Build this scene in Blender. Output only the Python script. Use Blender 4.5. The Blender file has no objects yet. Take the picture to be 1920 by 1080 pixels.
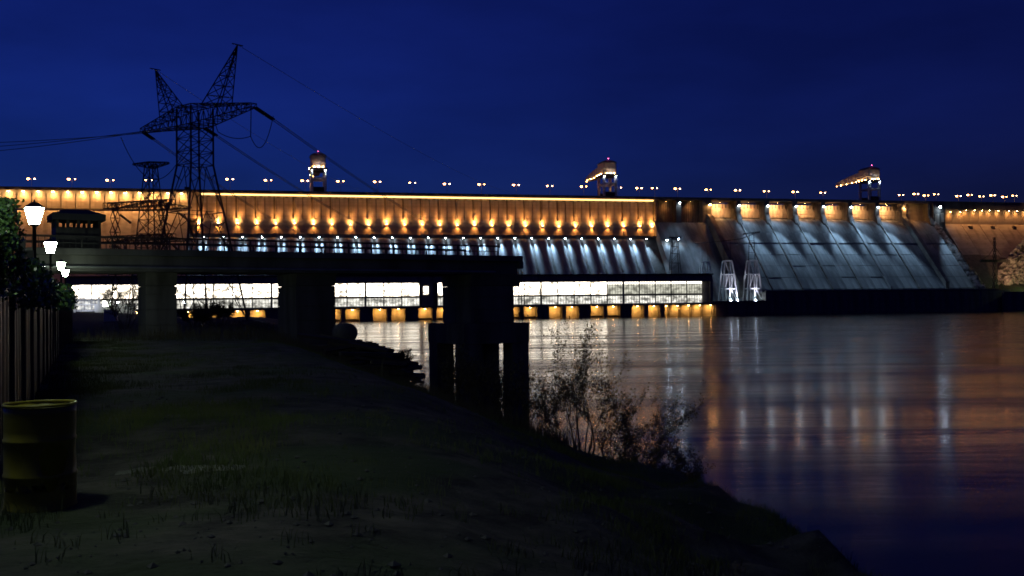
import bpy, bmesh, math, random
import numpy as np
from mathutils import Vector, Matrix, noise

random.seed(7)
scene = bpy.context.scene
COL = scene.collection
R = math.radians

# ------------------------------------------------------------------ camera
CAM_Z = 10.6
cam_data = bpy.data.cameras.new('camera')
cam_data.lens = 35.0
cam_data.sensor_width = 36.0
cam_data.clip_start = 0.1
cam_data.clip_end = 12000.0
cam = bpy.data.objects.new('camera', cam_data)
COL.objects.link(cam)
cam.matrix_world = (Matrix.Translation((0, 0, CAM_Z)) @ Matrix.Rotation(R(90) + 0.01768, 4, 'X')
                    @ Matrix.Rotation(-0.012, 4, 'Z'))
scene.camera = cam

# ------------------------------------------------------------------ dusk sky
world = bpy.data.worlds.new('World')
scene.world = world
world.use_nodes = True
wn, wl = world.node_tree.nodes, world.node_tree.links
wn.clear()
w_out = wn.new('ShaderNodeOutputWorld')
w_bg = wn.new('ShaderNodeBackground')
sky = wn.new('ShaderNodeTexSky')
sky.sky_type = 'NISHITA'
sky.sun_disc = False
sky.sun_elevation = R(-2.0)
sky.sun_rotation = R(-50)
sky.air_density = 1.0
sky.dust_density = 0.3
sky.ozone_density = 6.0
tint = wn.new('ShaderNodeMix'); tint.data_type = 'RGBA'; tint.blend_type = 'MULTIPLY'
tint.inputs['Factor'].default_value = 1.0
tint.inputs['B'].default_value = (0.45, 0.57, 1.0, 1)
w_tc = wn.new('ShaderNodeTexCoord')
w_map = wn.new('ShaderNodeMapping'); w_map.inputs['Scale'].default_value = (2.2, 2.2, 7.0)
w_noise = wn.new('ShaderNodeTexNoise'); w_noise.inputs['Scale'].default_value = 1.6
w_noise.inputs['Detail'].default_value = 5.0
w_ramp = wn.new('ShaderNodeMapRange')
w_ramp.inputs['From Min'].default_value = 0.35; w_ramp.inputs['From Max'].default_value = 0.7
w_ramp.inputs['To Min'].default_value = 0.72; w_ramp.inputs['To Max'].default_value = 1.08
cloud = wn.new('ShaderNodeMix'); cloud.data_type = 'RGBA'; cloud.blend_type = 'MULTIPLY'
cloud.inputs['Factor'].default_value = 1.0
wl.new(sky.outputs['Color'], tint.inputs['A'])
wl.new(w_tc.outputs['Generated'], w_map.inputs['Vector'])
wl.new(w_map.outputs['Vector'], w_noise.inputs['Vector'])
wl.new(w_noise.outputs['Fac'], w_ramp.inputs['Value'])
wl.new(tint.outputs['Result'], cloud.inputs['A'])
wl.new(w_ramp.outputs['Result'], cloud.inputs['B'])
wl.new(cloud.outputs['Result'], w_bg.inputs['Color'])
w_bg.inputs['Strength'].default_value = 0.5
wl.new(w_bg.outputs['Background'], w_out.inputs['Surface'])

vs = scene.view_settings
vs.view_transform = 'Standard'
vs.look = 'None'
vs.exposure = 0.0
vs.gamma = 1.0
vs.use_curve_mapping = False
cy = scene.cycles
cy.use_denoising = True
cy.use_light_tree = True
cy.max_bounces = 4
cy.diffuse_bounces = 1
cy.glossy_bounces = 3
cy.caustics_reflective = False
cy.caustics_refractive = False
cy.sample_clamp_indirect = 6.0
cy.use_adaptive_sampling = False
cy.filter_width = 1.7

# ------------------------------------------------------------------ helpers
class MB:
    """collects shapes, builds ONE mesh object"""
    def __init__(self):
        self.v, self.f, self.m = [], [], []
    def add(self, vs_, fs_, mi=0):
        o = len(self.v)
        self.v.extend([tuple(p) for p in vs_])
        self.f.extend([tuple(i + o for i in q) for q in fs_])
        self.m.extend([mi] * len(fs_))
        return self
    def box(self, x0, x1, y0, y1, z0, z1, mi=0):
        v = [(x0, y0, z0), (x1, y0, z0), (x1, y1, z0), (x0, y1, z0), (x0, y0, z1), (x1, y0, z1), (x1, y1, z1), (x0, y1, z1)]
        return self.add(v, [(0, 3, 2, 1), (4, 5, 6, 7), (0, 1, 5, 4), (1, 2, 6, 5), (2, 3, 7, 6), (3, 0, 4, 7)], mi)
    def prism(self, prof, x0, x1, mi=0):
        """prof: list of (y,z), extruded along x"""
        n = len(prof)
        v = [(x0, a, b) for a, b in prof] + [(x1, a, b) for a, b in prof]
        f = [tuple(range(n)), tuple(range(2 * n - 1, n - 1, -1))]
        f += [(i, i + n, (i + 1) % n + n, (i + 1) % n) for i in range(n)]
        return self.add(v, f, mi)
    def tube(self, p0, p1, r0, r1=None, n=6, mi=0, caps=True):
        r1 = r0 if r1 is None else r1
        p0, p1 = Vector(p0), Vector(p1)
        d = (p1 - p0)
        if d.length < 1e-6: return self
        d.normalize()
        a = d.cross(Vector((0, 0, 1)) if abs(d.z) < 0.95 else Vector((1, 0, 0))).normalized()
        b = d.cross(a)
        v = []
        for p, r in ((p0, r0), (p1, r1)):
            for i in range(n):
                t = 2 * math.pi * (i + 0.5) / n
                v.append(p + (a * math.cos(t) + b * math.sin(t)) * r)
        f = [(i, (i + 1) % n, (i + 1) % n + n, i + n) for i in range(n)]
        if caps: f += [tuple(range(n - 1, -1, -1)), tuple(range(n, 2 * n))]
        return self.add(v, f, mi)
    def bar(self, p0, p1, w, mi=0):
        return self.tube(p0, p1, w * 0.7071, None, 4, mi)
    def path(self, pts, r, n=5, mi=0):
        for a, b in zip(pts[:-1], pts[1:]): self.tube(a, b, r, r, n, mi, False)
        return self
    def lathe(self, prof, n=32, c=(0, 0, 0), mi=0, cap0=False, cap1=False):
        v, f = [], []
        for r, z in prof:
            for i in range(n):
                t = 2 * math.pi * i / n
                v.append((c[0] + r * math.cos(t), c[1] + r * math.sin(t), c[2] + z))
        for k in range(len(prof) - 1):
            for i in range(n):
                j = (i + 1) % n
                f.append((k * n + i, k * n + j, (k + 1) * n + j, (k + 1) * n + i))
        if cap0: f.append(tuple(range(n - 1, -1, -1)))
        if cap1: f.append(tuple(range((len(prof) - 1) * n, len(prof) * n)))
        return self.add(v, f, mi)
    def mesh(self, name, mats):
        me = bpy.data.meshes.new(name)
        me.from_pydata(self.v, [], self.f)
        for m in (mats if isinstance(mats, (list, tuple)) else [mats]): me.materials.append(m)
        if any(self.m): me.polygons.foreach_set('material_index', self.m)
        me.update()
        return me
    def build(self, name, mats, parent=None, loc=(0, 0, 0), rot=(0, 0, 0), smooth=False, recalc=True):
        me = self.mesh(name, mats)
        if recalc:
            bm = bmesh.new(); bm.from_mesh(me)
            bmesh.ops.recalc_face_normals(bm, faces=bm.faces)
            bm.to_mesh(me); bm.free()
        if smooth: me.polygons.foreach_set('use_smooth', [True] * len(me.polygons))
        return link(name, me, parent, loc, rot)

def link(name, data, parent=None, loc=(0, 0, 0), rot=(0, 0, 0)):
    o = bpy.data.objects.new(name, data)
    COL.objects.link(o)
    o.location = loc
    o.rotation_euler = rot
    if parent: o.parent = parent
    return o

def tag(o, label, cat, group=None):
    o['label'] = label
    o['category'] = cat
    if group: o['group'] = group
    return o

def thing(name, label, cat, loc=(0, 0, 0), rz=0.0, group=None):
    o = bpy.data.objects.new(name, None)
    o.empty_display_size = 0.3
    COL.objects.link(o)
    o.location = loc
    o.rotation_euler = (0, 0, rz)
    return tag(o, label, cat, group)

def structure(o):
    o['kind'] = 'structure'
    return o

def copy_tree(o, parent=None):
    c = o.copy()
    COL.objects.link(c)
    c.parent = parent
    for ch in list(o.children): copy_tree(ch, c)
    return c

ORD = ('first second third fourth fifth sixth seventh eighth ninth tenth eleventh twelfth thirteenth fourteenth fifteenth sixteenth '
       'seventeenth eighteenth nineteenth twentieth twenty-first twenty-second twenty-third twenty-fourth twenty-fifth twenty-sixth '
       'twenty-seventh twenty-eighth twenty-ninth thirtieth thirty-first thirty-second thirty-third thirty-fourth').split()

def smoothstep(a, b, x):
    t = min(1.0, max(0.0, (x - a) / (b - a)))
    return t * t * (3 - 2 * t)

def interp(x, pts):
    if x <= pts[0][0]: return pts[0][1]
    for (a, b), (c, d) in zip(pts[:-1], pts[1:]):
        if x <= c: return b + (d - b) * (x - a) / (c - a)
    return pts[-1][1]

# ------------------------------------------------------------------ materials
def mat(name, color, rough=0.8, metal=0.0, spec=0.4):
    m = bpy.data.materials.new(name)
    m.use_nodes = True
    b = m.node_tree.nodes['Principled BSDF']
    b.inputs['Base Color'].default_value = (*color, 1)
    b.inputs['Roughness'].default_value = rough
    b.inputs['Metallic'].default_value = metal
    b.inputs['Specular IOR Level'].default_value = spec
    return m

def noisy(name, c0, c1, scale=1.0, stretch=(1, 1, 1), rough=0.85, detail=6.0, bump=0.0, lo=0.35, hi=0.65, metal=0.0, spec=0.3, bump_scale=None, second=None, coord='Object'):
    m = mat(name, c0, rough, metal, spec)
    n, l = m.node_tree.nodes, m.node_tree.links
    b = n['Principled BSDF']
    tc = n.new('ShaderNodeTexCoord')
    mp = n.new('ShaderNodeMapping'); mp.inputs['Scale'].default_value = stretch
    nz = n.new('ShaderNodeTexNoise'); nz.inputs['Scale'].default_value = scale; nz.inputs['Detail'].default_value = detail
    nz.inputs['Roughness'].default_value = 0.62
    rp = n.new('ShaderNodeValToRGB')
    rp.color_ramp.elements[0].position = lo; rp.color_ramp.elements[0].color = (*c0, 1)
    rp.color_ramp.elements[1].position = hi; rp.color_ramp.elements[1].color = (*c1, 1)
    l.new(tc.outputs[coord], mp.inputs['Vector']); l.new(mp.outputs['Vector'], nz.inputs['Vector'])
    l.new(nz.outputs['Fac'], rp.inputs['Fac'])
    last = rp.outputs['Color']
    if second:   # (colour, scale, stretch, lo, hi, amount): a second layer of stains
        col, sc, st, lo2, hi2, amt = second
        mp2 = n.new('ShaderNodeMapping'); mp2.inputs['Scale'].default_value = st
        nz2 = n.new('ShaderNodeTexNoise'); nz2.inputs['Scale'].default_value = sc; nz2.inputs['Detail'].default_value = 5
        mr = n.new('ShaderNodeMapRange'); mr.inputs['From Min'].default_value = lo2; mr.inputs['From Max'].default_value = hi2
        mr.inputs['To Max'].default_value = amt
        mx = n.new('ShaderNodeMix'); mx.data_type = 'RGBA'
        mx.inputs['B'].default_value = (*col, 1)
        l.new(tc.outputs[coord], mp2.inputs['Vector']); l.new(mp2.outputs['Vector'], nz2.inputs['Vector'])
        l.new(nz2.outputs['Fac'], mr.inputs['Value']); l.new(mr.outputs['Result'], mx.inputs['Factor'])
        l.new(last, mx.inputs['A']); last = mx.outputs['Result']
    l.new(last, b.inputs['Base Color'])
    if bump:
        bp = n.new('ShaderNodeBump'); bp.inputs['Strength'].default_value = bump
        bp.inputs['Distance'].default_value = bump_scale or 0.1
        l.new(nz.outputs['Fac'], bp.inputs['Height']); l.new(bp.outputs['Normal'], b.inputs['Normal'])
    return m

def emit(name, color, strength):
    m = bpy.data.materials.new(name)
    m.use_nodes = True
    n, l = m.node_tree.nodes, m.node_tree.links
    n.clear()
    o = n.new('ShaderNodeOutputMaterial'); e = n.new('ShaderNodeEmission')
    e.inputs['Color'].default_value = (*color, 1); e.inputs['Strength'].default_value = strength
    l.new(e.outputs['Emission'], o.inputs['Surface'])
    return m

SODIUM = (1.0, 0.345, 0.07)
COOL = (0.40, 0.67, 1.0)
GREENISH = (0.80, 1.0, 0.74)

M = {}
# concrete of the dam: horizontal pour lines and vertical run stains
M['dam'] = noisy('dam_concrete', (0.30, 0.28, 0.25), (0.42, 0.40, 0.36), 0.05, (1.0, 1.0, 6.0), 0.9, 7, bump=0.4, bump_scale=0.3,
                 second=((0.16, 0.145, 0.13), 0.16, (1.0, 1.0, 0.12), 0.48, 0.72, 0.75))
M['dam_dark'] = noisy('old_dam_concrete', (0.15, 0.14, 0.13), (0.24, 0.225, 0.20), 0.06, (1.0, 1.0, 4.0), 0.92, 7, bump=0.4, bump_scale=0.3,
                      second=((0.08, 0.075, 0.07), 0.18, (1.0, 1.0, 0.14), 0.45, 0.7, 0.8))
M['groove'] = noisy('joint_concrete', (0.10, 0.09, 0.08), (0.16, 0.145, 0.13), 0.3, (1, 1, 1), 0.95)
M['chute'] = noisy('chute_concrete', (0.10, 0.10, 0.10), (0.42, 0.42, 0.41), 0.09, (1.0, 0.45, 0.45), 0.75, 9, bump=0.5, bump_scale=0.3, lo=0.30, hi=0.70,
                   second=((0.10, 0.10, 0.10), 0.20, (1.0, 0.07, 0.07), 0.42, 0.66, 0.8))
M['pen'] = noisy('penstock_concrete', (0.24, 0.24, 0.24), (0.42, 0.42, 0.41), 0.25, (1, 0.25, 0.25), 0.8, 7, bump=0.4, bump_scale=0.15,
                 second=((0.10, 0.10, 0.10), 0.5, (1, 0.1, 0.1), 0.5, 0.7, 0.6))
M['gate'] = noisy('gate_steel', (0.50, 0.42, 0.34), (0.62, 0.55, 0.46), 0.4, (1, 1, 0.15), 0.6, 6,
                  second=((0.16, 0.10, 0.06), 0.8, (1, 1, 0.12), 0.55, 0.75, 0.7))
M['steel_dark'] = noisy('dark_steel', (0.045, 0.042, 0.04), (0.085, 0.08, 0.075), 1.2, (1, 1, 1), 0.6, metal=0.3)
M['galv'] = noisy('galvanised_steel', (0.17, 0.17, 0.17), (0.26, 0.26, 0.26), 0.8, (1, 1, 1), 0.5, metal=0.4)
M['white_steel'] = noisy('white_painted_steel', (0.55, 0.55, 0.54), (0.7, 0.7, 0.68), 0.5, (1, 1, 0.3), 0.55)
M['clad'] = noisy('crane_cladding', (0.42, 0.40, 0.38), (0.58, 0.56, 0.52), 0.3, (1, 1, 0.2), 0.5)
M['roof'] = noisy('roof_felt', (0.05, 0.05, 0.055), (0.09, 0.09, 0.09), 0.2, (1, 1, 1), 0.9)
M['ph'] = noisy('station_concrete', (0.22, 0.21, 0.195), (0.32, 0.30, 0.28), 0.08, (1, 1, 3), 0.88, 6,
                second=((0.12, 0.11, 0.10), 0.2, (1, 1, 0.15), 0.5, 0.7, 0.7))
M['mull'] = mat('mullion_steel', (0.10, 0.10, 0.10), 0.6, 0.3)
M['bridge'] = noisy('bridge_concrete', (0.10, 0.095, 0.09), (0.17, 0.16, 0.15), 0.35, (1, 1, 0.5), 0.92, 7, bump=0.4, bump_scale=0.05,
                    second=((0.055, 0.05, 0.048), 0.6, (1, 1, 0.15), 0.45, 0.7, 0.8))
M['ground'] = noisy('bank_soil', (0.018, 0.016, 0.012), (0.085, 0.076, 0.058), 1.7, (1, 1, 1), 0.95, 12, bump=1.0, bump_scale=0.16, lo=0.38, hi=0.64,
                    second=((0.035, 0.052, 0.014), 0.30, (1, 1, 1), 0.50, 0.60, 0.85))
M['pale'] = noisy('pale_gravel', (0.08, 0.08, 0.062), (0.15, 0.15, 0.12), 5.0, (1, 1, 1), 0.95, 8, bump=0.7, bump_scale=0.03)
M['rock'] = noisy('rock', (0.06, 0.05, 0.045), (0.50, 0.42, 0.36), 0.22, (1, 1, 1.4), 0.9, 9, bump=1.0, bump_scale=0.8, lo=0.4, hi=0.6)
M['hill'] = noisy('wooded_hill', (0.02, 0.025, 0.018), (0.05, 0.05, 0.04), 0.05, (1, 1, 1), 0.95, 8)
M['fence'] = noisy('fence_sheet', (0.010, 0.011, 0.015), (0.022, 0.024, 0.030), 1.5, (1, 1, 0.2), 0.45, metal=0.5,
                   second=((0.03, 0.018, 0.012), 1.1, (1, 1, 0.5), 0.58, 0.72, 0.8))
M['drum'] = noisy('yellow_drum_paint', (0.21, 0.175, 0.016), (0.30, 0.25, 0.025), 2.5, (1, 1, 0.6), 0.42, 6, bump=0.15, bump_scale=0.01,
                  second=((0.07, 0.04, 0.02), 3.0, (1, 1, 0.4), 0.6, 0.72, 0.8))
M['bark'] = noisy('bark', (0.05, 0.04, 0.03), (0.10, 0.08, 0.06), 6.0, (1, 1, 0.3), 0.9)
M['leaf'] = noisy('autumn_leaf', (0.06, 0.05, 0.018), (0.12, 0.085, 0.03), 3.0, (1, 1, 1), 0.55)
M['ivy'] = noisy('ivy_leaf', (0.035, 0.075, 0.022), (0.075, 0.13, 0.04), 4.0, (1, 1, 1), 0.2, spec=0.8)
M['grass'] = noisy('grass_blade', (0.055, 0.08, 0.022), (0.11, 0.12, 0.04), 0.9, (1, 1, 1), 0.7)
M['drygrass'] = noisy('dry_grass', (0.07, 0.06, 0.03), (0.13, 0.11, 0.06), 0.9, (1, 1, 1), 0.75)
M['pebble'] = noisy('pebble', (0.04, 0.04, 0.037), (0.11, 0.105, 0.10), 9.0, (1, 1, 1), 0.8)
M['plank'] = noisy('weathered_plank', (0.06, 0.05, 0.042), (0.12, 0.10, 0.085), 2.0, (0.3, 3, 3), 0.9)
M['glass_ins'] = mat('insulator_glass', (0.16, 0.12, 0.06), 0.25, 0.0, 0.6)
M['cable'] = mat('cable', (0.05, 0.05, 0.05), 0.6, 0.5)
M['sodium_lens'] = emit('sodium_lens', (1.0, 0.50, 0.16), 200)
M['street_lens'] = emit('street_lamp_glass', (1.0, 0.40, 0.10), 40)
M['street_lens2'] = emit('street_lamp_dim_glass', (1.0, 0.55, 0.28), 22)
M['cool_lens'] = emit('cool_lens', (0.66, 0.83, 1.0), 90)
M['strip'] = emit('strip_light', (1.0, 0.56, 0.18), 4.2)
M['pane_hi'] = emit('lit_pane', (1.0, 0.91, 0.77), 7.0)
M['red'] = emit('red_beacon', (1.0, 0.12, 0.3), 14)
M['lantern_glass'] = emit('lantern_glass', GREENISH, 100)
M['house'] = mat('lamp_housing', (0.05, 0.05, 0.05), 0.6, 0.4)

def lit_pane_mat(name, lo, hi, c=(1.0, 0.97, 0.86)):
    """lit window: panes differ in brightness with what stands behind them"""
    m = emit(name, c, 1.0)
    n, l = m.node_tree.nodes, m.node_tree.links
    tc = n.new('ShaderNodeTexCoord'); nz = n.new('ShaderNodeTexNoise')
    nz.inputs['Scale'].default_value = 0.22; nz.inputs['Detail'].default_value = 6
    mp = n.new('ShaderNodeMapping'); mp.inputs['Scale'].default_value = (1, 1, 1.6)
    info = n.new('ShaderNodeObjectInfo')
    addv = n.new('ShaderNodeVectorMath'); addv.operation = 'ADD'
    mr = n.new('ShaderNodeMapRange'); mr.inputs['From Min'].default_value = 0.38; mr.inputs['From Max'].default_value = 0.62
    mr.inputs['To Min'].default_value = lo; mr.inputs['To Max'].default_value = hi
    l.new(tc.outputs['Object'], mp.inputs['Vector']); l.new(mp.outputs['Vector'], addv.inputs[0]); l.new(info.outputs['Location'], addv.inputs[1])
    l.new(addv.outputs[0], nz.inputs['Vector']); l.new(nz.outputs['Fac'], mr.inputs['Value'])
    l.new(mr.outputs['Result'], n['Emission'].inputs['Strength'])
    return m
M['pane_lo'] = lit_pane_mat('lit_lower_pane', 0.22, 1.3)
M['pane_hi'] = lit_pane_mat('lit_upper_pane', 0.8, 10.0, (1.0, 0.87, 0.68))
M['lamplight'] = emit('lamplight_strip', (1.0, 0.92, 0.78), 3.0)
M['pane_dim'] = lit_pane_mat('lit_dim_pane', 0.20, 0.75, (1.0, 0.98, 0.80))

# water: wind and current streaked, long smooth swell
mw = mat('river_water', (0.003, 0.004, 0.006), 0.2, 0.0, 0.25)
n, l = mw.node_tree.nodes, mw.node_tree.links
b = n['Principled BSDF']
b.inputs['IOR'].default_value = 1.33
tc = n.new('ShaderNodeTexCoord')
mp = n.new('ShaderNodeMapping'); mp.inputs['Scale'].default_value = (0.012, 0.085, 1); mp.inputs['Rotation'].default_value = (0, 0, R(-9))
nz = n.new('ShaderNodeTexNoise'); nz.inputs['Scale'].default_value = 1.0; nz.inputs['Detail'].default_value = 7; nz.inputs['Distortion'].default_value = 0.4
mr = n.new('ShaderNodeMapRange'); mr.inputs['From Min'].default_value = 0.38; mr.inputs['From Max'].default_value = 0.66
mr.inputs['To Min'].default_value = 0.13; mr.inputs['To Max'].default_value = 0.25
bp = n.new('ShaderNodeBump'); bp.inputs['Strength'].default_value = 0.22; bp.inputs['Distance'].default_value = 0.6
l.new(tc.outputs['Object'], mp.inputs['Vector']); l.new(mp.outputs['Vector'], nz.inputs['Vector'])
l.new(nz.outputs['Fac'], mr.inputs['Value']); l.new(mr.outputs['Result'], b.inputs['Roughness'])
l.new(nz.outputs['Fac'], bp.inputs['Height']); l.new(bp.outputs['Normal'], b.inputs['Normal'])
M['water'] = mw

# ------------------------------------------------------------------ lamps
def spot(parent, loc, target, power, color, angle, blend=1.0, size=0.3):
    ld = bpy.data.lights.new('spot_light', 'SPOT')
    ld.energy = power; ld.color = color; ld.spot_size = R(angle); ld.spot_blend = blend; ld.shadow_soft_size = size
    d = Vector(target) - Vector(loc)
    o = link('spot_light', ld, parent, loc, d.to_track_quat('-Z', 'Y').to_euler())
    return o

def floodlight(parent_matrix, loc, target, lens, power, color, angle, label, group, lens_r=0.5, blend=1.0, extra=None, name='floodlight'):
    """a lamp head aimed at target (both in the dam's own frame), thing with housing and lens"""
    loc, target = Vector(loc), Vector(target)
    wloc = parent_matrix @ loc
    root = thing(name, label, 'floodlight', wloc, DAM_A, group)
    d = (target - loc).normalized()
    mb = MB()
    mb.tube(-d * 0.55, d * 0.15, lens_r * 0.62, lens_r * 1.08, 10)
    mb.tube((0, 0, 0), (-d * 0.4 - Vector((0, -0.8, 0.35))), 0.08, 0.08, 5)
    mb.build('housing', M['house'], root)
    lb = MB()
    lb.lathe([(lens_r, 0), (lens_r * 0.8, lens_r * 0.3), (0.02, lens_r * 0.42)], 10)
    lb.build('lens', lens, root, d * 0.17, d.to_track_quat('Z', 'Y').to_euler(), smooth=True)
    spot(root, d * 0.75, d * 5, power, color, angle, blend)
    for ex in ([extra] if isinstance(extra, tuple) else extra or []):
        e = (Vector(ex[0]) - loc).normalized()
        spot(root, e * 0.75, e * 5, ex[1], color, ex[2], blend)
    return root

# ------------------------------------------------------------------ the dam's own frame: x along the crest, -y downstream
DAM_A = math.atan(0.25)
DAM_M = Matrix.Translation((0, 857, 0)) @ Matrix.Rotation(DAM_A, 4, 'Z')
F = 1866.7
def sight(px, py):
    dx, dy = px - 960, py - 540
    return (dx - 0.012 * dy) / F, (33 - (dy + 0.012 * dx)) / F
def dam_s(px, py, d):
    """distance along the crest of a point d metres downstream of the dam face"""
    u, v = sight(px, py)
    ca, sa = math.cos(DAM_A), math.sin(DAM_A)
    s = (u * (857 - d * ca) - d * sa) / (ca - u * sa)
    return s, CAM_Z + v * (857 + s * sa - d * ca)
def ground_pt(px, py, depth):
    u, v = sight(px, py)
    return Vector((u * depth, depth, CAM_Z + v * depth))

dam = thing('concrete_dam', 'long concrete gravity dam floodlit amber and blue across the river', 'dam', (0, 857, 0), DAM_A)
def dpart(mb, name, m, loc=(0, 0, 0), **k): return mb.build(name, m, dam, loc, **k)

CREST = 105.3
# core of the dam behind the faces (-y is downstream, so downstream distance d is y = -d)
S0, S_STATION0, S_STATION1, S_SPILL0, S_SPILL1, S1 = -620.0, -270.0, 131.5, 184.7, 415.1, 760.0
dpart(MB().prism([(18, 0), (18, 103.0), (1.9, 103.0), (1.9, 69.4), (-2, 69.4), (-53, 2), (-53, 0)], S_STATION0, S_STATION1), 'core', M['groove'])
dpart(MB().prism([(18, 0), (18, 103.0), (0.9, 103.0), (0.9, 90.0), (-70, 3), (-70, 0)], S0, S_STATION0), 'core', M['groove'])
# crest road with its parapets
dpart(MB().box(S0, S1, -1.6, 18.4, 103.9, CREST), 'crest_road', M['dam_dark'])
dpart(MB().box(S0, S1, -1.75, -1.35, CREST, CREST + 1.0), 'parapet', M['dam_dark'])
dpart(MB().box(S0, S1, 18.0, 18.5, CREST, CREST + 1.0), 'parapet', M['dam_dark'])

# station section: tall panels with joints, smooth wall under them
pw = 7.5
n_pan = int((S_STATION1 - S_STATION0) / pw)
off = S_STATION1 - n_pan * pw
meshes = [MB().box(0.30, pw - 0.75, 0.0, 1.8, 83.5, 101.9).mesh('wall_panel', M['dam']), MB().box(0.75, pw - 0.3, 0.02, 1.8, 83.5, 101.9).mesh('wall_panel', M['dam'])]
for i in range(n_pan):
    link('wall_panel', meshes[i % 2], dam, (off + i * pw, random.uniform(-0.12, 0.05), 0))
dpart(MB().box(S_STATION0, S_STATION1, 0.0, 1.8, 101.9, 103.9), 'frieze', M['dam'])
lw = MB().box(0.03, 14.97, -0.15, 1.8, 69.9, 83.5).mesh('lower_wall', M['dam'])
x = S_STATION1 - 15.0
while x > S_STATION0 - 1:
    link('lower_wall', lw, dam, (x, random.uniform(-0.05, 0.05), 0)); x -= 15.0
corb = MB().box(-1.1, 1.1, -0.75, 0, 100.9, 101.7).mesh('corbel', M['dam_dark'])
x = S_STATION1 - 3.0
while x > S_STATION0 + 15:
    link('corbel', corb, dam, (x, -0.14, 0)); x -= 6.75
dpart(MB().box(S_STATION0 + 14, S_STATION1 - 0.5, -1.0, -0.004, 102.4, 103.3), 'strip_light', M['strip'])
dpart(MB().box(S_STATION0 - 1, S_STATION1 + 4, -5.2, -0.2, 68.7, 69.9), 'ledge', M['dam_dark'])
dpart(MB().box(S_STATION0 - 1, S_STATION1 + 4, -5.1, -4.95, 69.9, 71.0), 'ledge_parapet', M['dam_dark'])

# penstocks: half-round concrete pipes running down the slope
def penstock_mesh():
    mb = MB()
    rad, N = 6.15, 18
    path = []
    for t in np.linspace(0, 1, 12):
        if t < 0.25:
            a = t / 0.25
            path.append((-3.0 - 2.2 * a, 67.3 - 6 * a + 1.4 * a * a))
        else:
            a = (t - 0.25) / 0.75
            path.append((-5.2 - 24.5 * a, 62.7 - 30.7 * a))
    v, f = [], []
    for k, (y, z) in enumerate(path):
        q = path[min(k + 1, len(path) - 1)]; p = path[max(k - 1, 0)]
        ty, tz = q[0] - p[0], q[1] - p[1]
        L = math.hypot(ty, tz); ny, nz_ = tz / L, -ty / L       # outward normal (downstream, up)
        rise = 1.0 if k > 1 else (0.45 if k == 0 else 0.85)
        for i in range(N + 1):
            a = math.pi * i / N
            ht = 5.2 * (math.sin(a) ** 0.8)
            v.append((rad * math.cos(a), y + ny * ht * rise, z + nz_ * ht * rise))
    for k in range(len(path) - 1):
        for i in range(N):
            o = k * (N + 1)
            f.append((o + i, o + i + 1, o + N + 2 + i, o + N + 1 + i))
    f.append(tuple(range(N + 1)))
    mb.add(v, f)
    me = mb.mesh('penstock', M['pen'])
    bm = bmesh.new(); bm.from_mesh(me); bmesh.ops.recalc_face_normals(bm, faces=bm.faces); bm.to_mesh(me); bm.free()
    me.polygons.foreach_set('use_smooth', [True] * len(me.polygons))
    return me
pen = penstock_mesh()
COOL_S0 = 16.6
for k in range(-19, 8):
    link('penstock', pen, dam, (COOL_S0 + 15 * k + 7.5 - 15, -0.9, -0.2))
# pale slab of the slope between the pipes
slab = MB().prism([(-2.9, 68.4), (-5.0, 63.0), (-36, 24.2), (-36, 22), (-2.4, 64)], -3.6, 3.6).mesh('slope_slab', M['dam_dark'])
for k in range(-19, 8): link('slope_slab', slab, dam, (COOL_S0 + 15 * k, 0.75, 0))

# left blind section: ribs and panels over a bare slope
rib_w = 10.5
LEFT_S0 = -396.1
pan = MB().box(0.35, rib_w - 0.35, 0.0, 0.9, 90.0, 101.9).mesh('wall_panel', M['dam'])
for i in range(-20, 12):
    link('wall_panel', pan, dam, (LEFT_S0 + (i + 0.5) * rib_w, random.uniform(-0.1, 0.06), 0))
dpart(MB().box(S0, S_STATION0 - 0.01, 0.01, 0.9, 101.9, 103.9), 'frieze', M['dam'])
sl = MB().prism([(0.3, 89.9), (-70, 3.2), (-70, 1), (0.9, 87)], 0.06, 20.94).mesh('slope_slab', M['dam'])
for i in range(-10, 6):
    link('slope_slab', sl, dam, (LEFT_S0 + 5.25 + i * 21, random.uniform(-0.1, 0.1), 0))
dpart(MB().box(S0, S_STATION0, -1.1, 0.3, 89.3, 90.1), 'ledge', M['dam_dark'])

# section between station and spillway: two tall niches and a concrete slope below
A0, A1 = S_STATION1, S_SPILL0 - 2
dpart(MB().prism([(18, 0), (18, 103.9), (7, 103.9), (7, 84), (-1, 83.5), (-60, 9), (-60, 0)], A0 + 0.02, A1 + 4), 'sloping_face', M['chute'])
for s, wd in ((132.3, 2.0), (152.6, 5.0), (178.5, 6.0)):
    dpart(MB().box(s, s + wd, -1.2, 6.9, 82.0, 103.8), 'pier', M['dam_dark'])
for c in (143.5, 168.0):
    for j in range(-4, 5):
        MB().box(-0.35, 0.35, 6.0, 6.98, 84.2, 103.5).build('rib', M['dam_dark'], dam, (c + j * 2.1, 0, 0))

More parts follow.
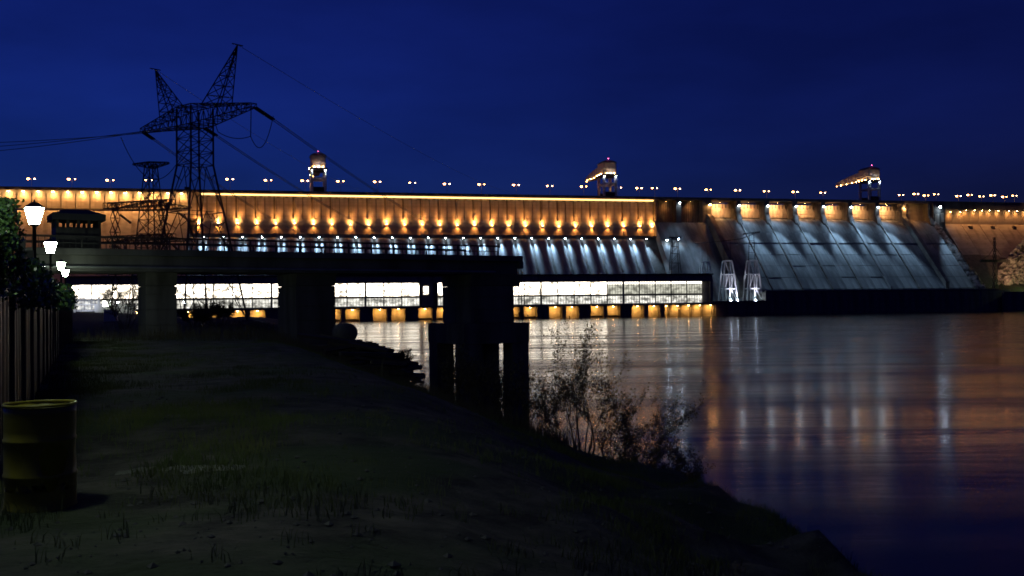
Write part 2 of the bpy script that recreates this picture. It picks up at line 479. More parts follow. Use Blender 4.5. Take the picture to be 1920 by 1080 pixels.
# spillway: chutes, piers, gates
BAY = 28.8
chute_prof = [(16, 0), (16, 88.3), (10, 88.6), (4, 88.0), (-1.5, 85.6), (-6, 81.5), (-14, 73.5), (-23, 63.7), (-23.2, 63.0), (-62, 20.8), (-62, 0)]
slab_me = {}
ch = MB().prism(chute_prof, 0.03, BAY - 0.03).mesh('chute', M['chute'])
for i in range(8):
    c_ = link('chute', ch, dam, (S_SPILL0 + i * BAY, 0, -0.01 * (i % 2)))
    for row, (d0, d1) in enumerate(((14.2, 22.9), (23.7, 32.6), (32.9, 42.2), (42.5, 51.8), (52.1, 61.4))):
        z0_ = (73.5 - (d0 - 14) * 1.0889) if row == 0 else (63.0 - (d0 - 23.2) * 1.0876)
        z1_ = (73.5 - (d1 - 14) * 1.0889) if row == 0 else (63.0 - (d1 - 23.2) * 1.0876)
        key_ = ('slab', row)
        if key_ not in slab_me:
            slab_me[key_] = MB().prism([(-d0, z0_ + 0.02), (-d0, z0_ + 0.42), (-d1, z1_ + 0.42), (-d1, z1_ + 0.02)], 0.14, BAY / 2 - 0.14).mesh('slab', M['chute'])
        for half in (0, 1):
            link('slab', slab_me[key_], c_, (half * BAY / 2, -random.uniform(-0.12, 0.14), random.uniform(-0.08, 0.12)))
pier = MB()
pier.prism([(16, 80), (16, 103.9), (-1.4, 103.9), (-1.4, 92), (-5.5, 83), (-5.5, 80)], -2.2, 2.2)
pier_me = pier.mesh('pier', M['dam_dark'])
for i in range(9): link('pier', pier_me, dam, (S_SPILL0 + i * BAY, 0, 0))
for i in range(7):
    c = S_SPILL0 + (i + 0.5) * BAY
    g = MB().box(-12.1, 12.1, 9.2, 10.0, 89.3, 101.6).build('gate', M['gate'], dam, (c, 0, 0))
    for z in (90.6, 93.4, 96.2, 99.0): MB().box(-12.0, 12.0, 8.85, 9.19, z, z + 0.22).build('girder', M['gate'], g)
    MB().box(-12.3, 12.3, 8.6, 10.2, 88.4, 89.29).build('sill', M['steel_dark'], g)
    for j in range(7):
        q = -10.2 + j * 3.4
        MB().box(q - 0.25, q + 0.25, 8.5, 8.84, 97.6 + (j % 2) * 0.5, 101.4).build('hoist_rod', M['steel_dark'], g)
dpart(MB().box(S_SPILL0 + 7 * BAY + 2.3, S_SPILL0 + 8 * BAY - 2.3, 6.0, 10.0, 88, 103.8), 'bulkhead', M['dam'])
# training walls on the slope
def training(s, w, h, m, d1=62):
    p = [(-1, 84), (-1, 88 + h * 0.5), (-6, 82 + h), (-14, 74 + h), (-d1, 21.5 + h), (-d1, 15)]
    return dpart(MB().prism(p, s - w / 2, s + w / 2), 'training_wall', m)
training(S_SPILL0 - 0.3, 4.6, 7.0, M['dam_dark'])
training(S_SPILL0 + 5 * BAY, 2.2, 2.2, M['chute'])
training(S_SPILL0 + 7 * BAY, 3.8, 6.0, M['dam_dark'])
for i in (1, 2, 3, 4, 6): training(S_SPILL0 + i * BAY, 1.0, 1.5, M['dam_dark'])
# stilling-basin wall at the water
bw = MB().box(0.02, 14.98, -78.0, -61.9, -3, 19.4).mesh('basin_wall', M['dam_dark'])
for i in range(16): link('basin_wall', bw, dam, (198.4 + i * 15, 0.12 * (i % 2), 0))
dpart(MB().box(198.4, 426.1, -78.3, -76.8, 19.4, 20.6), 'basin_parapet', M['dam_dark'])

# tower at the far side of the spillway, then the abutment section
T0 = S_SPILL1 + 2.4
dpart(MB().box(T0, T0 + 13, -3.0, 17, 76, 103.8), 'end_pier', M['dam_dark'])
dpart(MB().box(T0 + 2.0, T0 + 6.2, -3.35, -2.99, 78, 94), 'door_panel', M['gate'])
dpart(MB().box(T0 + 8.5, T0 + 11.5, -3.3, -2.99, 86, 95), 'door_panel', M['gate'])
pan2 = MB().box(0.1, 9.9, 0.0, 0.9, 84.0, 98.4).mesh('wall_panel', M['dam'])
for i in range(33): link('wall_panel', pan2, dam, (T0 + 13 + i * 10, random.uniform(-0.1, 0.05), 0))
dpart(MB().prism([(18, 0), (18, 103.9), (0.9, 103.9), (0.9, 84), (-68, 6), (-68, 0)], T0 + 13.01, S1), 'core', M['groove'])
sl2 = MB().prism([(-0.2, 84.3), (-60, 13), (-60, 10), (0.9, 81)], 0.15, 19.85).mesh('slope_slab', M['dam'])
for i in range(16): link('slope_slab', sl2, dam, (T0 + 13 + i * 20, random.uniform(-0.15, 0.1), 0))
dpart(MB().box(T0 + 13, S1, -1.9, 0.8, 98.4, 103.85), 'cornice', M['dam_dark'])
nich = MB().box(-1.8, 1.8, -4.5, -0.3, 74.5, 82.5).mesh('outlet_block', M['groove'])
for px in (1820, 1862, 1902):
    s, _ = dam_s(px, 428, 3); link('outlet_block', nich, dam, (s, 0, 0))

# ------------------------------------------------------------------ floodlights on the dam
WARM_S0 = 12.6
warm = [WARM_S0 + 15 * k for k in range(-19, 8)] + [129.4]
for i, s in enumerate(reversed(warm)):
    floodlight(DAM_M, (s, -1.7, 79.2 + random.uniform(-0.4, 0.4)), (s + random.uniform(-0.8, 0.8), 0.0, 88), M['sodium_lens'], 26000 * random.uniform(0.65, 1.35), SODIUM, random.uniform(66, 88),
               f'amber uplight on the panelled dam wall, {ORD[i]} from the spillway end of its row', 'amber uplights along the dam wall',
               extra=[((s, -0.6, 72), 5500, 110), ((s, 1.5, 81.5), 3200 * random.uniform(0.6, 1.4), 160), ((s, -0.9, 95), 9000, 150)])
for s in warm:
    MB().tube((0, -0.42, 81), (0, -0.42, 101), 0.22, 0.22, 6).build('drain_pipe', M['galv'], dam, (s + 0.6, 0, 0))
cool = [COOL_S0 + 15 * k for k in range(-19, 8)]
for i, s in enumerate(reversed(cool)):
    floodlight(DAM_M, (s, -5.9, 68.3), (s, -30, 38), M['cool_lens'], 170000 * random.uniform(0.8, 1.2), COOL, 46,
               f'blue-white downlight between penstock pipes, {ORD[i]} from the spillway end of the ledge', 'blue-white downlights above the penstocks', lens_r=0.45)
left = [LEFT_S0 + rib_w * k for k in range(-6, 13)]
for i, s in enumerate(reversed(left)):
    floodlight(DAM_M, (s, -2.4, 103.0), (s, -0.2, 92), M['sodium_lens'], 8500 * random.uniform(0.75, 1.25), SODIUM, 130,
               f'amber lamp under the crest of the blind dam section, {ORD[i]} from the strip light', 'amber lamps under the crest', lens_r=0.95,
               extra=((s, -26, 66), 4500, 80))
for i, c in enumerate((143.5, 168.0)):
    floodlight(DAM_M, (c, 1.5, 102.9), (c, 6.6, 94), M['sodium_lens'], 2600, SODIUM, 100,
               ('amber lamp in the niche beside the strip light', 'amber lamp in the niche beside the spillway')[i], None, lens_r=0.3)
floodlight(DAM_M, (155.2, -3.0, 101.0), (163, -46, 38), M['cool_lens'], 260000, COOL, 34, 'blue-white floodlight on the pier between the two dark niches', None, lens_r=0.8,
           extra=((140, -30, 50), 16000, 60))
for i, (s, z) in enumerate(((136.0, 66.5), (146.8, 67.5))):
    floodlight(DAM_M, (s, -18.5, z), (s + 1, -32, 45), M['cool_lens'], 9000, COOL, 100,
               ('blue-white floodlight just past the last penstock pipe', 'blue-white floodlight beside the dark mast on the station roof')[i], None, lens_r=0.8)
# spillway lights: one warm lamp per gate, blue ones on the pier fronts
for i in range(7):
    c = S_SPILL0 + (i + 0.5) * BAY
    floodlight(DAM_M, (c - 3, 0.3, 102.6), (c - 4, 10, 94), M['sodium_lens'], 26000, (1.0, 0.50, 0.19), 150,
               f'amber lamp lighting a spillway gate from above, {ORD[i]} gate from the powerhouse', 'amber gate lamps', lens_r=0.3)
for i in range(1, 7):
    s = S_SPILL0 + i * BAY
    floodlight(DAM_M, (s, -3.0, 99.4), (s + 5, -44, 41), M['cool_lens'], 390000 * random.uniform(0.7, 1.3), COOL, 32,
               f'blue-white floodlight on a spillway pier, {ORD[i - 1]} from the powerhouse', 'blue-white floodlights on the spillway piers', lens_r=0.85,
               extra=[((s + 7, -13, 77), 28000, 80), ((s + 14, -48, 36), 210000, 15)])
floodlight(DAM_M, (S_SPILL0, -3.0, 99.8), (S_SPILL0 + 2, -8, 86), M['sodium_lens'], 6500, SODIUM, 110, 'amber floodlight on the spillway pier nearest the powerhouse', None, lens_r=0.9)
floodlight(DAM_M, (S_SPILL0 + 7 * BAY, -3.0, 99.8), (S_SPILL0 + 7 * BAY + 6, 4, 92), M['sodium_lens'], 9000, SODIUM, 120, 'amber floodlight lighting the gateless end bay of the spillway', None, lens_r=1.0,
           extra=((S_SPILL0 + 7 * BAY + 1, -12, 78), 4000, 80))
floodlight(DAM_M, (T0 + 6, -5.4, 100.5), (T0 - 8, -44, 42), M['cool_lens'], 330000, COOL, 26, 'white floodlight on the tower at the far end of the spillway', None, lens_r=1.1,
           extra=((T0 + 4, -3.6, 84), 3000, 90))
rt = [1783, 1802, 1813, 1829, 1843, 1857, 1873, 1893, 1908, 1925, 1942, 1960]
for i, px in enumerate(rt):
    s, z = dam_s(px, 398, 2.5)
    z = 96.2 if i < 2 else 98.0
    floodlight(DAM_M, (s, -2.6, z), (s, -0.2, 86), M['sodium_lens'], 3600, SODIUM, 130,
               f'amber lamp under the cornice past the spillway, {ORD[i]} from the tower', 'amber lamps on the abutment', lens_r=0.42,
               extra=((s, -26, 60), 2200, 80))

# ------------------------------------------------------------------ powerhouse
ph = thing('powerhouse', 'long glazed powerhouse glowing white at the foot of the dam', 'powerhouse', (0, 857, 0), DAM_A)
def ppart(mb, name, m, loc=(0, 0, 0), **k): return mb.build(name, m, ph, loc, **k)
P0, P1 = -342.0, 149.5
ppart(MB().box(P0, P1, -79.6, -33, 28.6, 34.0), 'roof_beam', M['ph'])
ppart(MB().box(P0 - 0.6, P1 + 0.6, -80.8, -32.4, 34.0, 34.9), 'roof', M['roof'])
ppart(MB().box(P0, P1, -76.5, -33, 11.0, 28.59), 'hall', M['ph'])
ppart(MB().box(P0, P1 + 2, -82.2, -76.4, 9.6, 11.2), 'walkway', M['dam_dark'])
GB = 13.7
k0 = int((P0 - 3.6) / GB)
heavy = MB().box(-0.75, 0.75, -79.8, -76.6, 11.2, 28.59).mesh('column', M['ph'])
light_c = MB().box(-0.4, 0.4, -79.5, -76.6, 11.2, 28.59).mesh('column', M['mull'])
up_pane = MB().box(0.35, GB - 0.35, -79.0, -78.9, 18.9, 28.55).mesh('pane', M['pane_hi'])
up_dim = MB().box(0.35, GB - 0.35, -79.0, -78.9, 18.9, 26.7).mesh('pane', M['pane_dim'])
up_top = MB().box(0.35, GB - 0.35, -79.02, -78.9, 26.75, 28.55).mesh('lamplight_strip', M['lamplight'])  # glowing strip stands in for lamplight falling on the pane tops
lo_pane = MB().box(0.35, GB - 0.35, -79.0, -78.9, 11.4, 17.3).mesh('pane', M['pane_lo'])
rail = MB().box(0.02, GB - 0.02, -79.4, -78.7, 17.35, 18.7).mesh('transom', M['ph'])
mv = MB().box(-0.12, 0.12, -79.2, -79.0, 11.3, 17.3).mesh('mullion', M['mull'])
mvu = MB().box(-0.10, 0.10, -79.2, -79.0, 18.8, 28.5).mesh('mullion', M['mull'])
mh = MB().box(0.35, GB - 0.35, -79.19, -79.01, -0.07, 0.07).mesh('glazing_bar', M['mull'])
k = -25
while 3.6 + GB * (k + 1) < P1 + 2:
    s = 3.6 + GB * k
    kk = (k - 0) % 5
    link('column', heavy if kk == 0 else light_c, ph, (s, 0, 0))
    stair = (k == -7)
    if stair:
        MB().box(0.8, GB * 0.75, -79.9, -76.6, 11.2, 28.58).build('stair_wall', M['ph'], ph, (s, 0, 0))
        MB().box(2.8, 6.5, -80.1, -79.91, 20.0, 26.0).build('pane', M['pane_hi'], ph, (s, 0, 0))
    else:
        if k >= 4:
            link('pane', up_dim, ph, (s, 0, 0)); link('lamplight_strip', up_top, ph, (s, 0, 0))
        else:
            link('pane', up_pane, ph, (s, 0, 0))
        link('pane', lo_pane, ph, (s, 0, 0)); link('transom', rail, ph, (s, 0, 0))
        for j in range(1, 6):
            link('mullion', mv, ph, (s + GB * j / 6, 0, 0))
            if k >= 4 or j % 2 == 0: link('mullion', mvu, ph, (s + GB * j / 6, 0, 0))
        link('glazing_bar', mh, ph, (s, 0, 14.4))
        link('glazing_bar', mh, ph, (s, 0, 22.6))
    k += 1
link('column', heavy, ph, (P1 - 0.8, 0, 0))
# draft-tube front: piers with lit niches between them at the water
PAIR = 34.4
edges = []
k = -11
while True:
    c = 49.2 + PAIR * k
    if c > 100: break
    edges += [(c - 5.4, c + 5.4), (c + 14 - 5.4, c + 14 + 5.4)]
    k += 1
prev = P0
for i, (a, b_) in enumerate(edges):
    if a > prev: ppart(MB().box(prev, a, -81.4, -70, -3, 9.55), 'pier', M['dam_dark'])
    prev = b_
    nb = MB().box(a + 0.01, b_ - 0.01, -75.2, -74.2, -3, 9.5)
    ppart(nb, 'niche_wall', M['dam'])
    if (i // 2) % 2 == 1: ppart(MB().box(a + 0.2, b_ - 0.2, -79.2, -78.6, 0.2, 1.9), 'stop_log', M['steel_dark'])
    li = thing('niche_lamp', f'amber lamp inside a draft tube niche, {ORD[len(edges) - 1 - i]} from the lattice towers', 'lamp', DAM_M @ Vector(((a + b_) / 2, -80.4, 9.2)), DAM_A, 'amber niche lamps')
    MB().box(-0.5, 0.5, -0.2, 0.2, -0.25, 0.25).build('housing', M['house'], li)
    MB().box(-0.4, 0.4, 0.1, 0.3, -0.45, -0.26).build('lens', M['sodium_lens'], li)
    spot(li, (0, 0.4, -0.5), (0, 5.2, -4.6), 5200, (1.0, 0.46, 0.09), 150)
ppart(MB().box(prev, prev + 3.5, -81.4, -70, -3, 9.55), 'pier', M['dam_dark'])
ppart(MB().box(prev + 3.52, P1 + 2, -76.6, -70, -3, 9.55), 'niche_wall', M['dam'])
for i, s in enumerate(np.linspace(prev + 8, P1 + 0.5, 5)):
    ppart(MB().box(s - 0.7, s + 0.7, -79.0, -76.62, -3, 9.5), 'pier', M['dam_dark'])
    li = thing('wall_lamp', f'amber lamp over the stained end wall of the powerhouse, {ORD[4 - i]} from the lattice towers', 'lamp', DAM_M @ Vector((s - 3, -81.2, 9.3)), DAM_A, 'amber lamps over the powerhouse end wall')
    MB().box(-0.5, 0.5, -0.2, 0.2, -0.25, 0.25).build('housing', M['house'], li)
    MB().box(-0.4, 0.4, 0.1, 0.3, -0.45, -0.26).build('lens', M['sodium_lens'], li)
    spot(li, (0, 0.4, -0.5), (0, 4.6, -5), 4800, (1.0, 0.46, 0.09), 150)
# pipes and fans on the roof edge
for i in range(26):
    s = P0 + 30 + i * 17.3 + random.uniform(-4, 4)
    w_ = random.uniform(0.8, 2.2)
    ppart(MB().box(s, s + w_, -78, -76, 34.9, 35.5 + random.uniform(0, 0.7)), 'roof_vent', M['white_steel'])

# platform at the powerhouse end
pl = tag(MB().box(P1 + 2.1, 198.2, -80, -61.95, -3, 12.0).box(P1 + 2.1, 184.0, -61.94, -30, -3, 11.99).box(P1 + 2.0, 198.3, -80.6, -79.6, 11.3, 12.4).build('service_platform', M['dam_dark'], None, (0, 857, 0), (0, 0, DAM_A)),
         'dark concrete platform carrying the white lit lattice towers', 'platform')
structure(pl)

# ------------------------------------------------------------------ lattice work
def lattice_box(mb, c0, c1, w0, w1, d0, d1, nseg, t, rot=0.0, horiz=True):
    """four-sided lattice between two centres; half-widths go w0>w1 (x) and d0>d1 (y)"""
    c0, c1 = Vector(c0), Vector(c1)
    ca, sa = math.cos(rot), math.sin(rot)
    def ring(k):
        a = k / nseg
        c = c0.lerp(c1, a); w = w0 + (w1 - w0) * a; d = d0 + (d1 - d0) * a
        return [c + Vector((x * ca - y * sa, x * sa + y * ca, 0)) for x, y in ((-w, -d), (w, -d), (w, d), (-w, d))]
    rs = [ring(k) for k in range(nseg + 1)]
    for a, b_ in zip(rs[:-1], rs[1:]):
        for i in range(4):
            j = (i + 1) % 4
            mb.bar(a[i], b_[j], t); mb.bar(a[j], b_[i], t)
            if horiz: mb.bar(b_[i], b_[j], t)
    return rs

def truss(mb, pa, pb, h0, h1, w0, w1, nseg, t, up=Vector((0, 0, 1)), side=None):
    """triangulated box girder from pa to pb; heights and widths taper"""
    pa, pb = Vector(pa), Vector(pb)
    ax = (pb - pa).normalized()
    side = (ax.cross(up)).normalized() if side is None else side
    rs = []
    for k in range(nseg + 1):
        a = k / nseg
        c = pa.lerp(pb, a); h = h0 + (h1 - h0) * a; w = w0 + (w1 - w0) * a
        rs.append([c - side * w, c + side * w, c + side * w + up * h, c - side * w + up * h])
    for k, (a, b_) in enumerate(zip(rs[:-1], rs[1:])):
        for i in range(4):
            j = (i + 1) % 4
            mb.bar(a[i], b_[i], t * 1.5)
            mb.bar(a[i], b_[j], t) if k % 2 else mb.bar(a[j], b_[i], t)
            mb.bar(b_[i], b_[j], t)
    for i in range(4): mb.bar(rs[0][i], rs[0][(i + 1) % 4], t)
    return rs

# white lit lattice towers on the platform
def bus_tower(px, top_z, wb, label, mast, d=66, gain=1.0):
    s, _ = dam_s(px, 565, d)
    root = thing('lattice_tower', label, 'lattice tower', DAM_M @ Vector((s, -d, 12.0)), DAM_A, 'white lit lattice towers on the platform')
    H = top_z - 12
    lv = [(0, wb), (10.5, wb * 0.86), (22.5, wb * 0.72), (34.0, wb * 0.5)]
    for sx in (-1, 1):
        for sy in (-1, 1):
            mb = MB()
            for (z0, w0), (z1, w1) in zip(lv[:-1], lv[1:]):
                mb.bar((sx * w0, sy * w0 * 0.6, z0), (sx * w1, sy * w1 * 0.6, z1), 0.95)
            mb.build('leg', M['white_steel'], root)
    br = MB()
    for (z0, w0), (z1, w1) in zip(lv[:-1], lv[1:]):
        for sy in (-1, 1):
            br.bar((-w1, sy * w1 * 0.6, z1), (w1, sy * w1 * 0.6, z1), 0.85)
            if sy > 0: continue
            if z0 > 0:
                br.bar((0, sy * w0 * 0.6, z0), (-w1 * 0.9, sy * w1 * 0.6, z1), 0.6) if z0 > 15 else br.bar((-w0 * 0.8, sy * w0 * 0.6, z0), (-0.4, sy * w1 * 0.6, z1), 0.65)
                br.bar((w0 * 0.2, sy * w0 * 0.6, z0), (w1 * 0.8, sy * w1 * 0.6, z1), 0.65)
            else:
                br.bar((w0, sy * w0 * 0.6, 0), (w1 * 0.15, sy * w1 * 0.6, z1), 0.6)
                br.bar((0, sy * w0 * 0.6, 0), (-w1 * 0.85, sy * w1 * 0.6, z1), 0.6)
        for sx in (-1, 1):
            br.bar((sx * w1, -w1 * 0.6, z1), (sx * w1, w1 * 0.6, z1), 0.4)
    for sy in (-1, 1): br.bar((0, sy * wb * 0.6, 0), (0, sy * wb * 0.45, 22.5), 0.7)
    br.build('bracing', M['white_steel'], root)
    if mast:
        mm = MB()
        for sx in (-1, 1):
            mm.bar((sx * wb * 0.42, 0, 34), (sx * wb * 0.3, 0, H), 0.5)
        for z in np.linspace(36, H, 5): mm.bar((-wb * 0.4, 0, z), (wb * 0.4, 0, z), 0.3)
        mm.build('mast', M['steel_dark'], root)
        bb = MB(); truss(bb, (-7.5, 0, H), (7.5, 0, H + 1.8), 1.0, 1.0, 0.6, 0.6, 8, 0.25)
        bb.build('beam', M['steel_dark'], root)
    else:
        mm = MB()
        for sx in (-1, 1): mm.tube((sx * wb * 0.45, 0, 34), (sx * wb * 0.45, 0, 52), 0.2, 0.12, 6)
        mm.build('busbar', M['steel_dark'], root)
    for k_, sx in enumerate((0.05, 0.98)):
        lb = MB(); lb.lathe([(0.5, 0), (0.62, 0.5), (0.3, 0.9)], 8, (sx * wb, -wb * 0.6 - 0.9, 0.3))
        lb.build('lamp', M['cool_lens'], root)
        spot(root, (sx * wb, -wb * 0.6 - 2.2, 1.3), (sx * wb * 0.6, 0, 34), 42000 * gain, (0.74, 0.76, 1.0), 60)
    return root
bus_tower(1365, 66, 6.6, 'shorter white lit lattice tower on the platform, between its two neighbours', False)
bus_tower(1411, 68, 7.0, 'taller white lit lattice tower with dark top beam, nearest the spillway', True)
bus_tower(1323, 60, 6.0, 'white lit lattice tower half hidden behind the powerhouse end', False, d=40, gain=3.0)
# thin dark line beam between them
tag(MB().path([DAM_M @ Vector((152, -42, 62)), DAM_M @ Vector((166, -55, 62.8)), DAM_M @ Vector((183, -66, 64.6)), DAM_M @ Vector((194, -66, 68.5))], 0.35).build('busbar', M['steel_dark']),
    'dark overhead busbar linking the tops of the lattice towers', 'busbar')
# dark mast on the station roof
s, _ = dam_s(1266, 515, 50)
rm = thing('roof_mast', 'dark lattice mast standing on the powerhouse roof', 'mast', DAM_M @ Vector((s, -50, 34.9)), DAM_A)
for sx in (-1, 1):
    for sy in (-1, 1): MB().bar((sx * 4.6, sy * 2.4, 0), (sx * 2.2, sy * 1.2, 31), 0.5).build('leg', M['steel_dark'], rm)
mb = MB()
for z0, z1 in ((4, 10), (10, 18), (18, 24), (24, 30)):
    wa, wb2 = 4.6 - 2.4 * z0 / 31, 4.6 - 2.4 * z1 / 31
    for sy in (-1, 1):
        mb.bar((-wa, sy * wa * 0.52, z0), (wb2, sy * wb2 * 0.52, z1), 0.3)
        mb.bar((-wb2, sy * wb2 * 0.52, z1), (wb2, sy * wb2 * 0.52, z1), 0.35)
mb.build('bracing', M['steel_dark'], rm)
MB().box(-5, 5, -1.5, 1.5, 31, 32).build('cap_beam', M['steel_dark'], rm)

# ------------------------------------------------------------------ gantry cranes on the crest
def crane(px, label, tip_len=44.0):
    s, _ = dam_s(px, 360, -8)
    root = thing('gantry_crane', label, 'crane', DAM_M @ Vector((s, 8.2, CREST)), DAM_A, 'gantry cranes on the crest')
    W, D = 5.4, 7.2
    for sx in (-1, 1):
        for sy in (-1, 1):
            MB().box(sx * W - 0.95, sx * W + 0.95, sy * D - 0.95, sy * D + 0.95, 0, 19.0).build('leg', M['white_steel'], root)
    for sy in (-1, 1):
        MB().box(-W + 0.96, W - 0.96, sy * D - 0.8, sy * D + 0.8, 11.4, 13.0).build('portal_beam', M['white_steel'], root)
        MB().box(-W + 0.96, W - 0.96, sy * D - 0.5, sy * D + 0.5, 0.8, 5.0).build('bogie_beam', M['steel_dark'], root)
    for sx in (-1, 1):
        MB().box(sx * W - 0.7, sx * W + 0.7, -D + 0.96, D - 0.96, 11.6, 12.8).build('side_beam', M['white_steel'], root)
    MB().box(-W - 1.9, W + 1.9, -D - 2.3, D + 3, 19.0, 20.6).build('platform', M['steel_dark'], root)
    hb = MB(); hb.box(-W - 0.4, W + 0.4, -D - 0.6, D + 1.5, 20.6, 31.0)
    h = hb.build('machine_house', M['clad'], root)
    for j in range(6):
        q = -W + j * (2 * W / 5)
        MB().box(q - 0.12, q + 0.12, -D - 0.78, -D - 0.61, 20.8, 30.9).build('rib', M['clad'], h)
    for j in range(6):
        q = -D + 0.5 + j * 2.6
        MB().box(-W - 0.56, -W - 0.41, q - 0.12, q + 0.12, 20.8, 30.9).build('rib', M['clad'], h)
    rf = MB(); rf.add([(-W - 1.3, -D - 1.5, 31), (W + 1.3, -D - 1.5, 31), (W + 1.3, D + 2.4, 31), (-W - 1.3, D + 2.4, 31),
                       (-W + 2, -D + 2, 33.2), (W - 2, -D + 2, 33.2), (W - 2, D - 1, 33.2), (-W + 2, D - 1, 33.2)],
                      [(0, 3, 2, 1), (4, 5, 6, 7), (0, 1, 5, 4), (1, 2, 6, 5), (2, 3, 7, 6), (3, 0, 4, 7)])
    rf.build('roof', M['steel_dark'], root)
    MB().tube((0, -D + 3, 33.2), (0, -D + 3, 34.6), 0.1, 0.1, 6).build('beacon_mast', M['steel_dark'], root)
    MB().lathe([(0.05, 0), (0.4, 0.35), (0.05, 0.8)], 8, (0, -D + 3, 34.6)).build('beacon', M['red'], root)
    # tapering jib housing that runs back over the reservoir
    y0, y1 = D + 1.5, D + 1.5 + tip_len
    pr = [(y0, 20.6), (y0, 30.2), (y0 + tip_len * 0.45, 28.5), (y1, 24.4), (y1, 21.6)]
    mb = MB().prism(pr, -3.4, 3.4)
    jb = mb.build('jib', M['clad'], root)
    for j in range(7):
        q = y0 + 3 + j * 6
        MB().box(-3.55, -3.41, q - 0.12, q + 0.12, 20.8, interp(q, [(y0, 30.2), (y0 + tip_len * 0.45, 28.5), (y1, 24.4)]) - 0.2).build('rib', M['steel_dark'], jb)
    # lamps of the crane
    def lamp(p, tgt, power, color, ang, lens, r=0.35):
        lb = MB(); lb.lathe([(0.02, -r), (r, 0), (0.02, r)], 8, p)
        lb.build('lamp', lens, root)
        spot(root, p, tgt, power, color, ang, size=0.2)
    for sx in (-1, 1):
        lamp((sx * W, -D - 1.7, 18.7), (sx * W, -D - 0.6, 6), 11000, (1.0, 0.98, 0.95), 80, M['cool_lens'], 0.4)
        lamp((sx * 3.4, -D - 2.1, 21.2), (sx * 3.4, -D - 0.6, 27), 3600, (1.0, 0.6, 0.35), 120, M['sodium_lens'], 0.3)
    lamp((0, -D - 2.1, 21.2), (0, -D - 0.6, 28), 11000, (1.0, 0.88, 0.76), 100, M['cool_lens'], 0.35)
    for j, q in enumerate((-4, 1.5, 7)):
        lamp((-W - 1.7, q, 21.0), (-W - 0.4, q, 27), 2600, SODIUM, 125, M['sodium_lens'], 0.28)
    for j, q in enumerate((14, 22, 31, 41)):
        lamp((-4.9, q, 21.0), (-3.4, q, 26), 2200, SODIUM, 130, M['sodium_lens'], 0.28)
    lamp((-1.5, y1 + 0.8, 22.0), (-1.5, y1 - 4, 23), 500, SODIUM, 140, M['street_lens'], 0.9)
    return root
crane(596, 'gantry crane on the crest seen straight on, above the panelled wall')
crane(1139, 'gantry crane on the crest above the spillway end of the strip light')
crane(1632, 'gantry crane on the crest over the spillway gates')

# ------------------------------------------------------------------ street lamps on the crest
lamps = [(57, 335), (133, 335), (205, 337), (277, 337), (430, 335), (502, 337), (571, 338), (638, 339), (707, 340), (773, 342), (838, 344), (903, 345), (968, 346),
         (1031, 348), (1095, 349), (1160, 351), (1199, 352), (1228, 352), (1271, 353), (1329, 355), (1384, 356), (1438, 358), (1492, 359), (1544, 361)]
lamps_far = [(1691, 366), (1719, 371), (1738, 368), (1757, 372), (1799, 374), (1820, 370), (1842, 375), (1863, 372), (1885, 377), (1904, 373)]
pole_me = {}
def street_lamp(px, py, d, label, group, big):
    s, z = dam_s(px, py, d)
    h = max(8.5, z - CREST)
    root = thing('street_lamp', label, 'street lamp', DAM_M @ Vector((s, -d, CREST)), DAM_A, group)
    MB().tube((0, 0, 0), (0, 0, h), 0.16, 0.10, 7).build('pole', M['galv'], root)
    ab = MB()
    ab.path([(-2.3, 0, h + 0.25), (0, 0, h - 0.1), (2.3, 0, h + 0.25)], 0.09)
    ab.build('arm', M['galv'], root)
    for sx, r, mm in ((-1, 1.0 if big else 0.75, 'street_lens'), (1, 0.7 if big == 1 else 0.5, 'street_lens' if big == 2 else 'street_lens2')):
        MB().box(sx * 2.3 - 0.7, sx * 2.3 + 0.7, -0.3, 0.3, h + 0.2, h + 0.42).build('lamp_head', M['house'], root)
        MB().lathe([(0.05, 0.2), (r, 0.1), (r * 0.8, -r * 0.6), (0.05, -r * 0.9)], 8, (sx * 2.3, 0, h)).build('lamp_glass', M[mm], root)
for i, (px, py) in enumerate(reversed(lamps)):
    big = 2 if px in (133, 205, 502, 638, 903, 1095, 1329) else (1 if i % 2 else 0)
    street_lamp(px, py, -8.0, f'twin-headed street lamp on the dam crest, {ORD[i]} counting back from the crane over the gates', 'street lamps along the crest', big)
for i, (px, py) in enumerate(lamps_far):
    street_lamp(px, py, -4.0 if i % 2 else -15.0, f'twin-headed street lamp on the crest past the spillway gates, {ORD[i]} from the crane', 'street lamps past the spillway', i % 3)

# ------------------------------------------------------------------ river, banks, hill
wm = MB(); wm.add([(-900, -300, 0), (2600, -300, 0), (2600, 1700, 0), (-900, 1700, 0)], [(0, 1, 2, 3)])
structure(wm.build('river', M['water']))
bed = MB(); bed.add([(-6000, -3000, -6), (8000, -3000, -6), (8000, 9000, -6), (-6000, 9000, -6)], [(0, 1, 2, 3)])
structure(bed.build('ground', M['ground']))

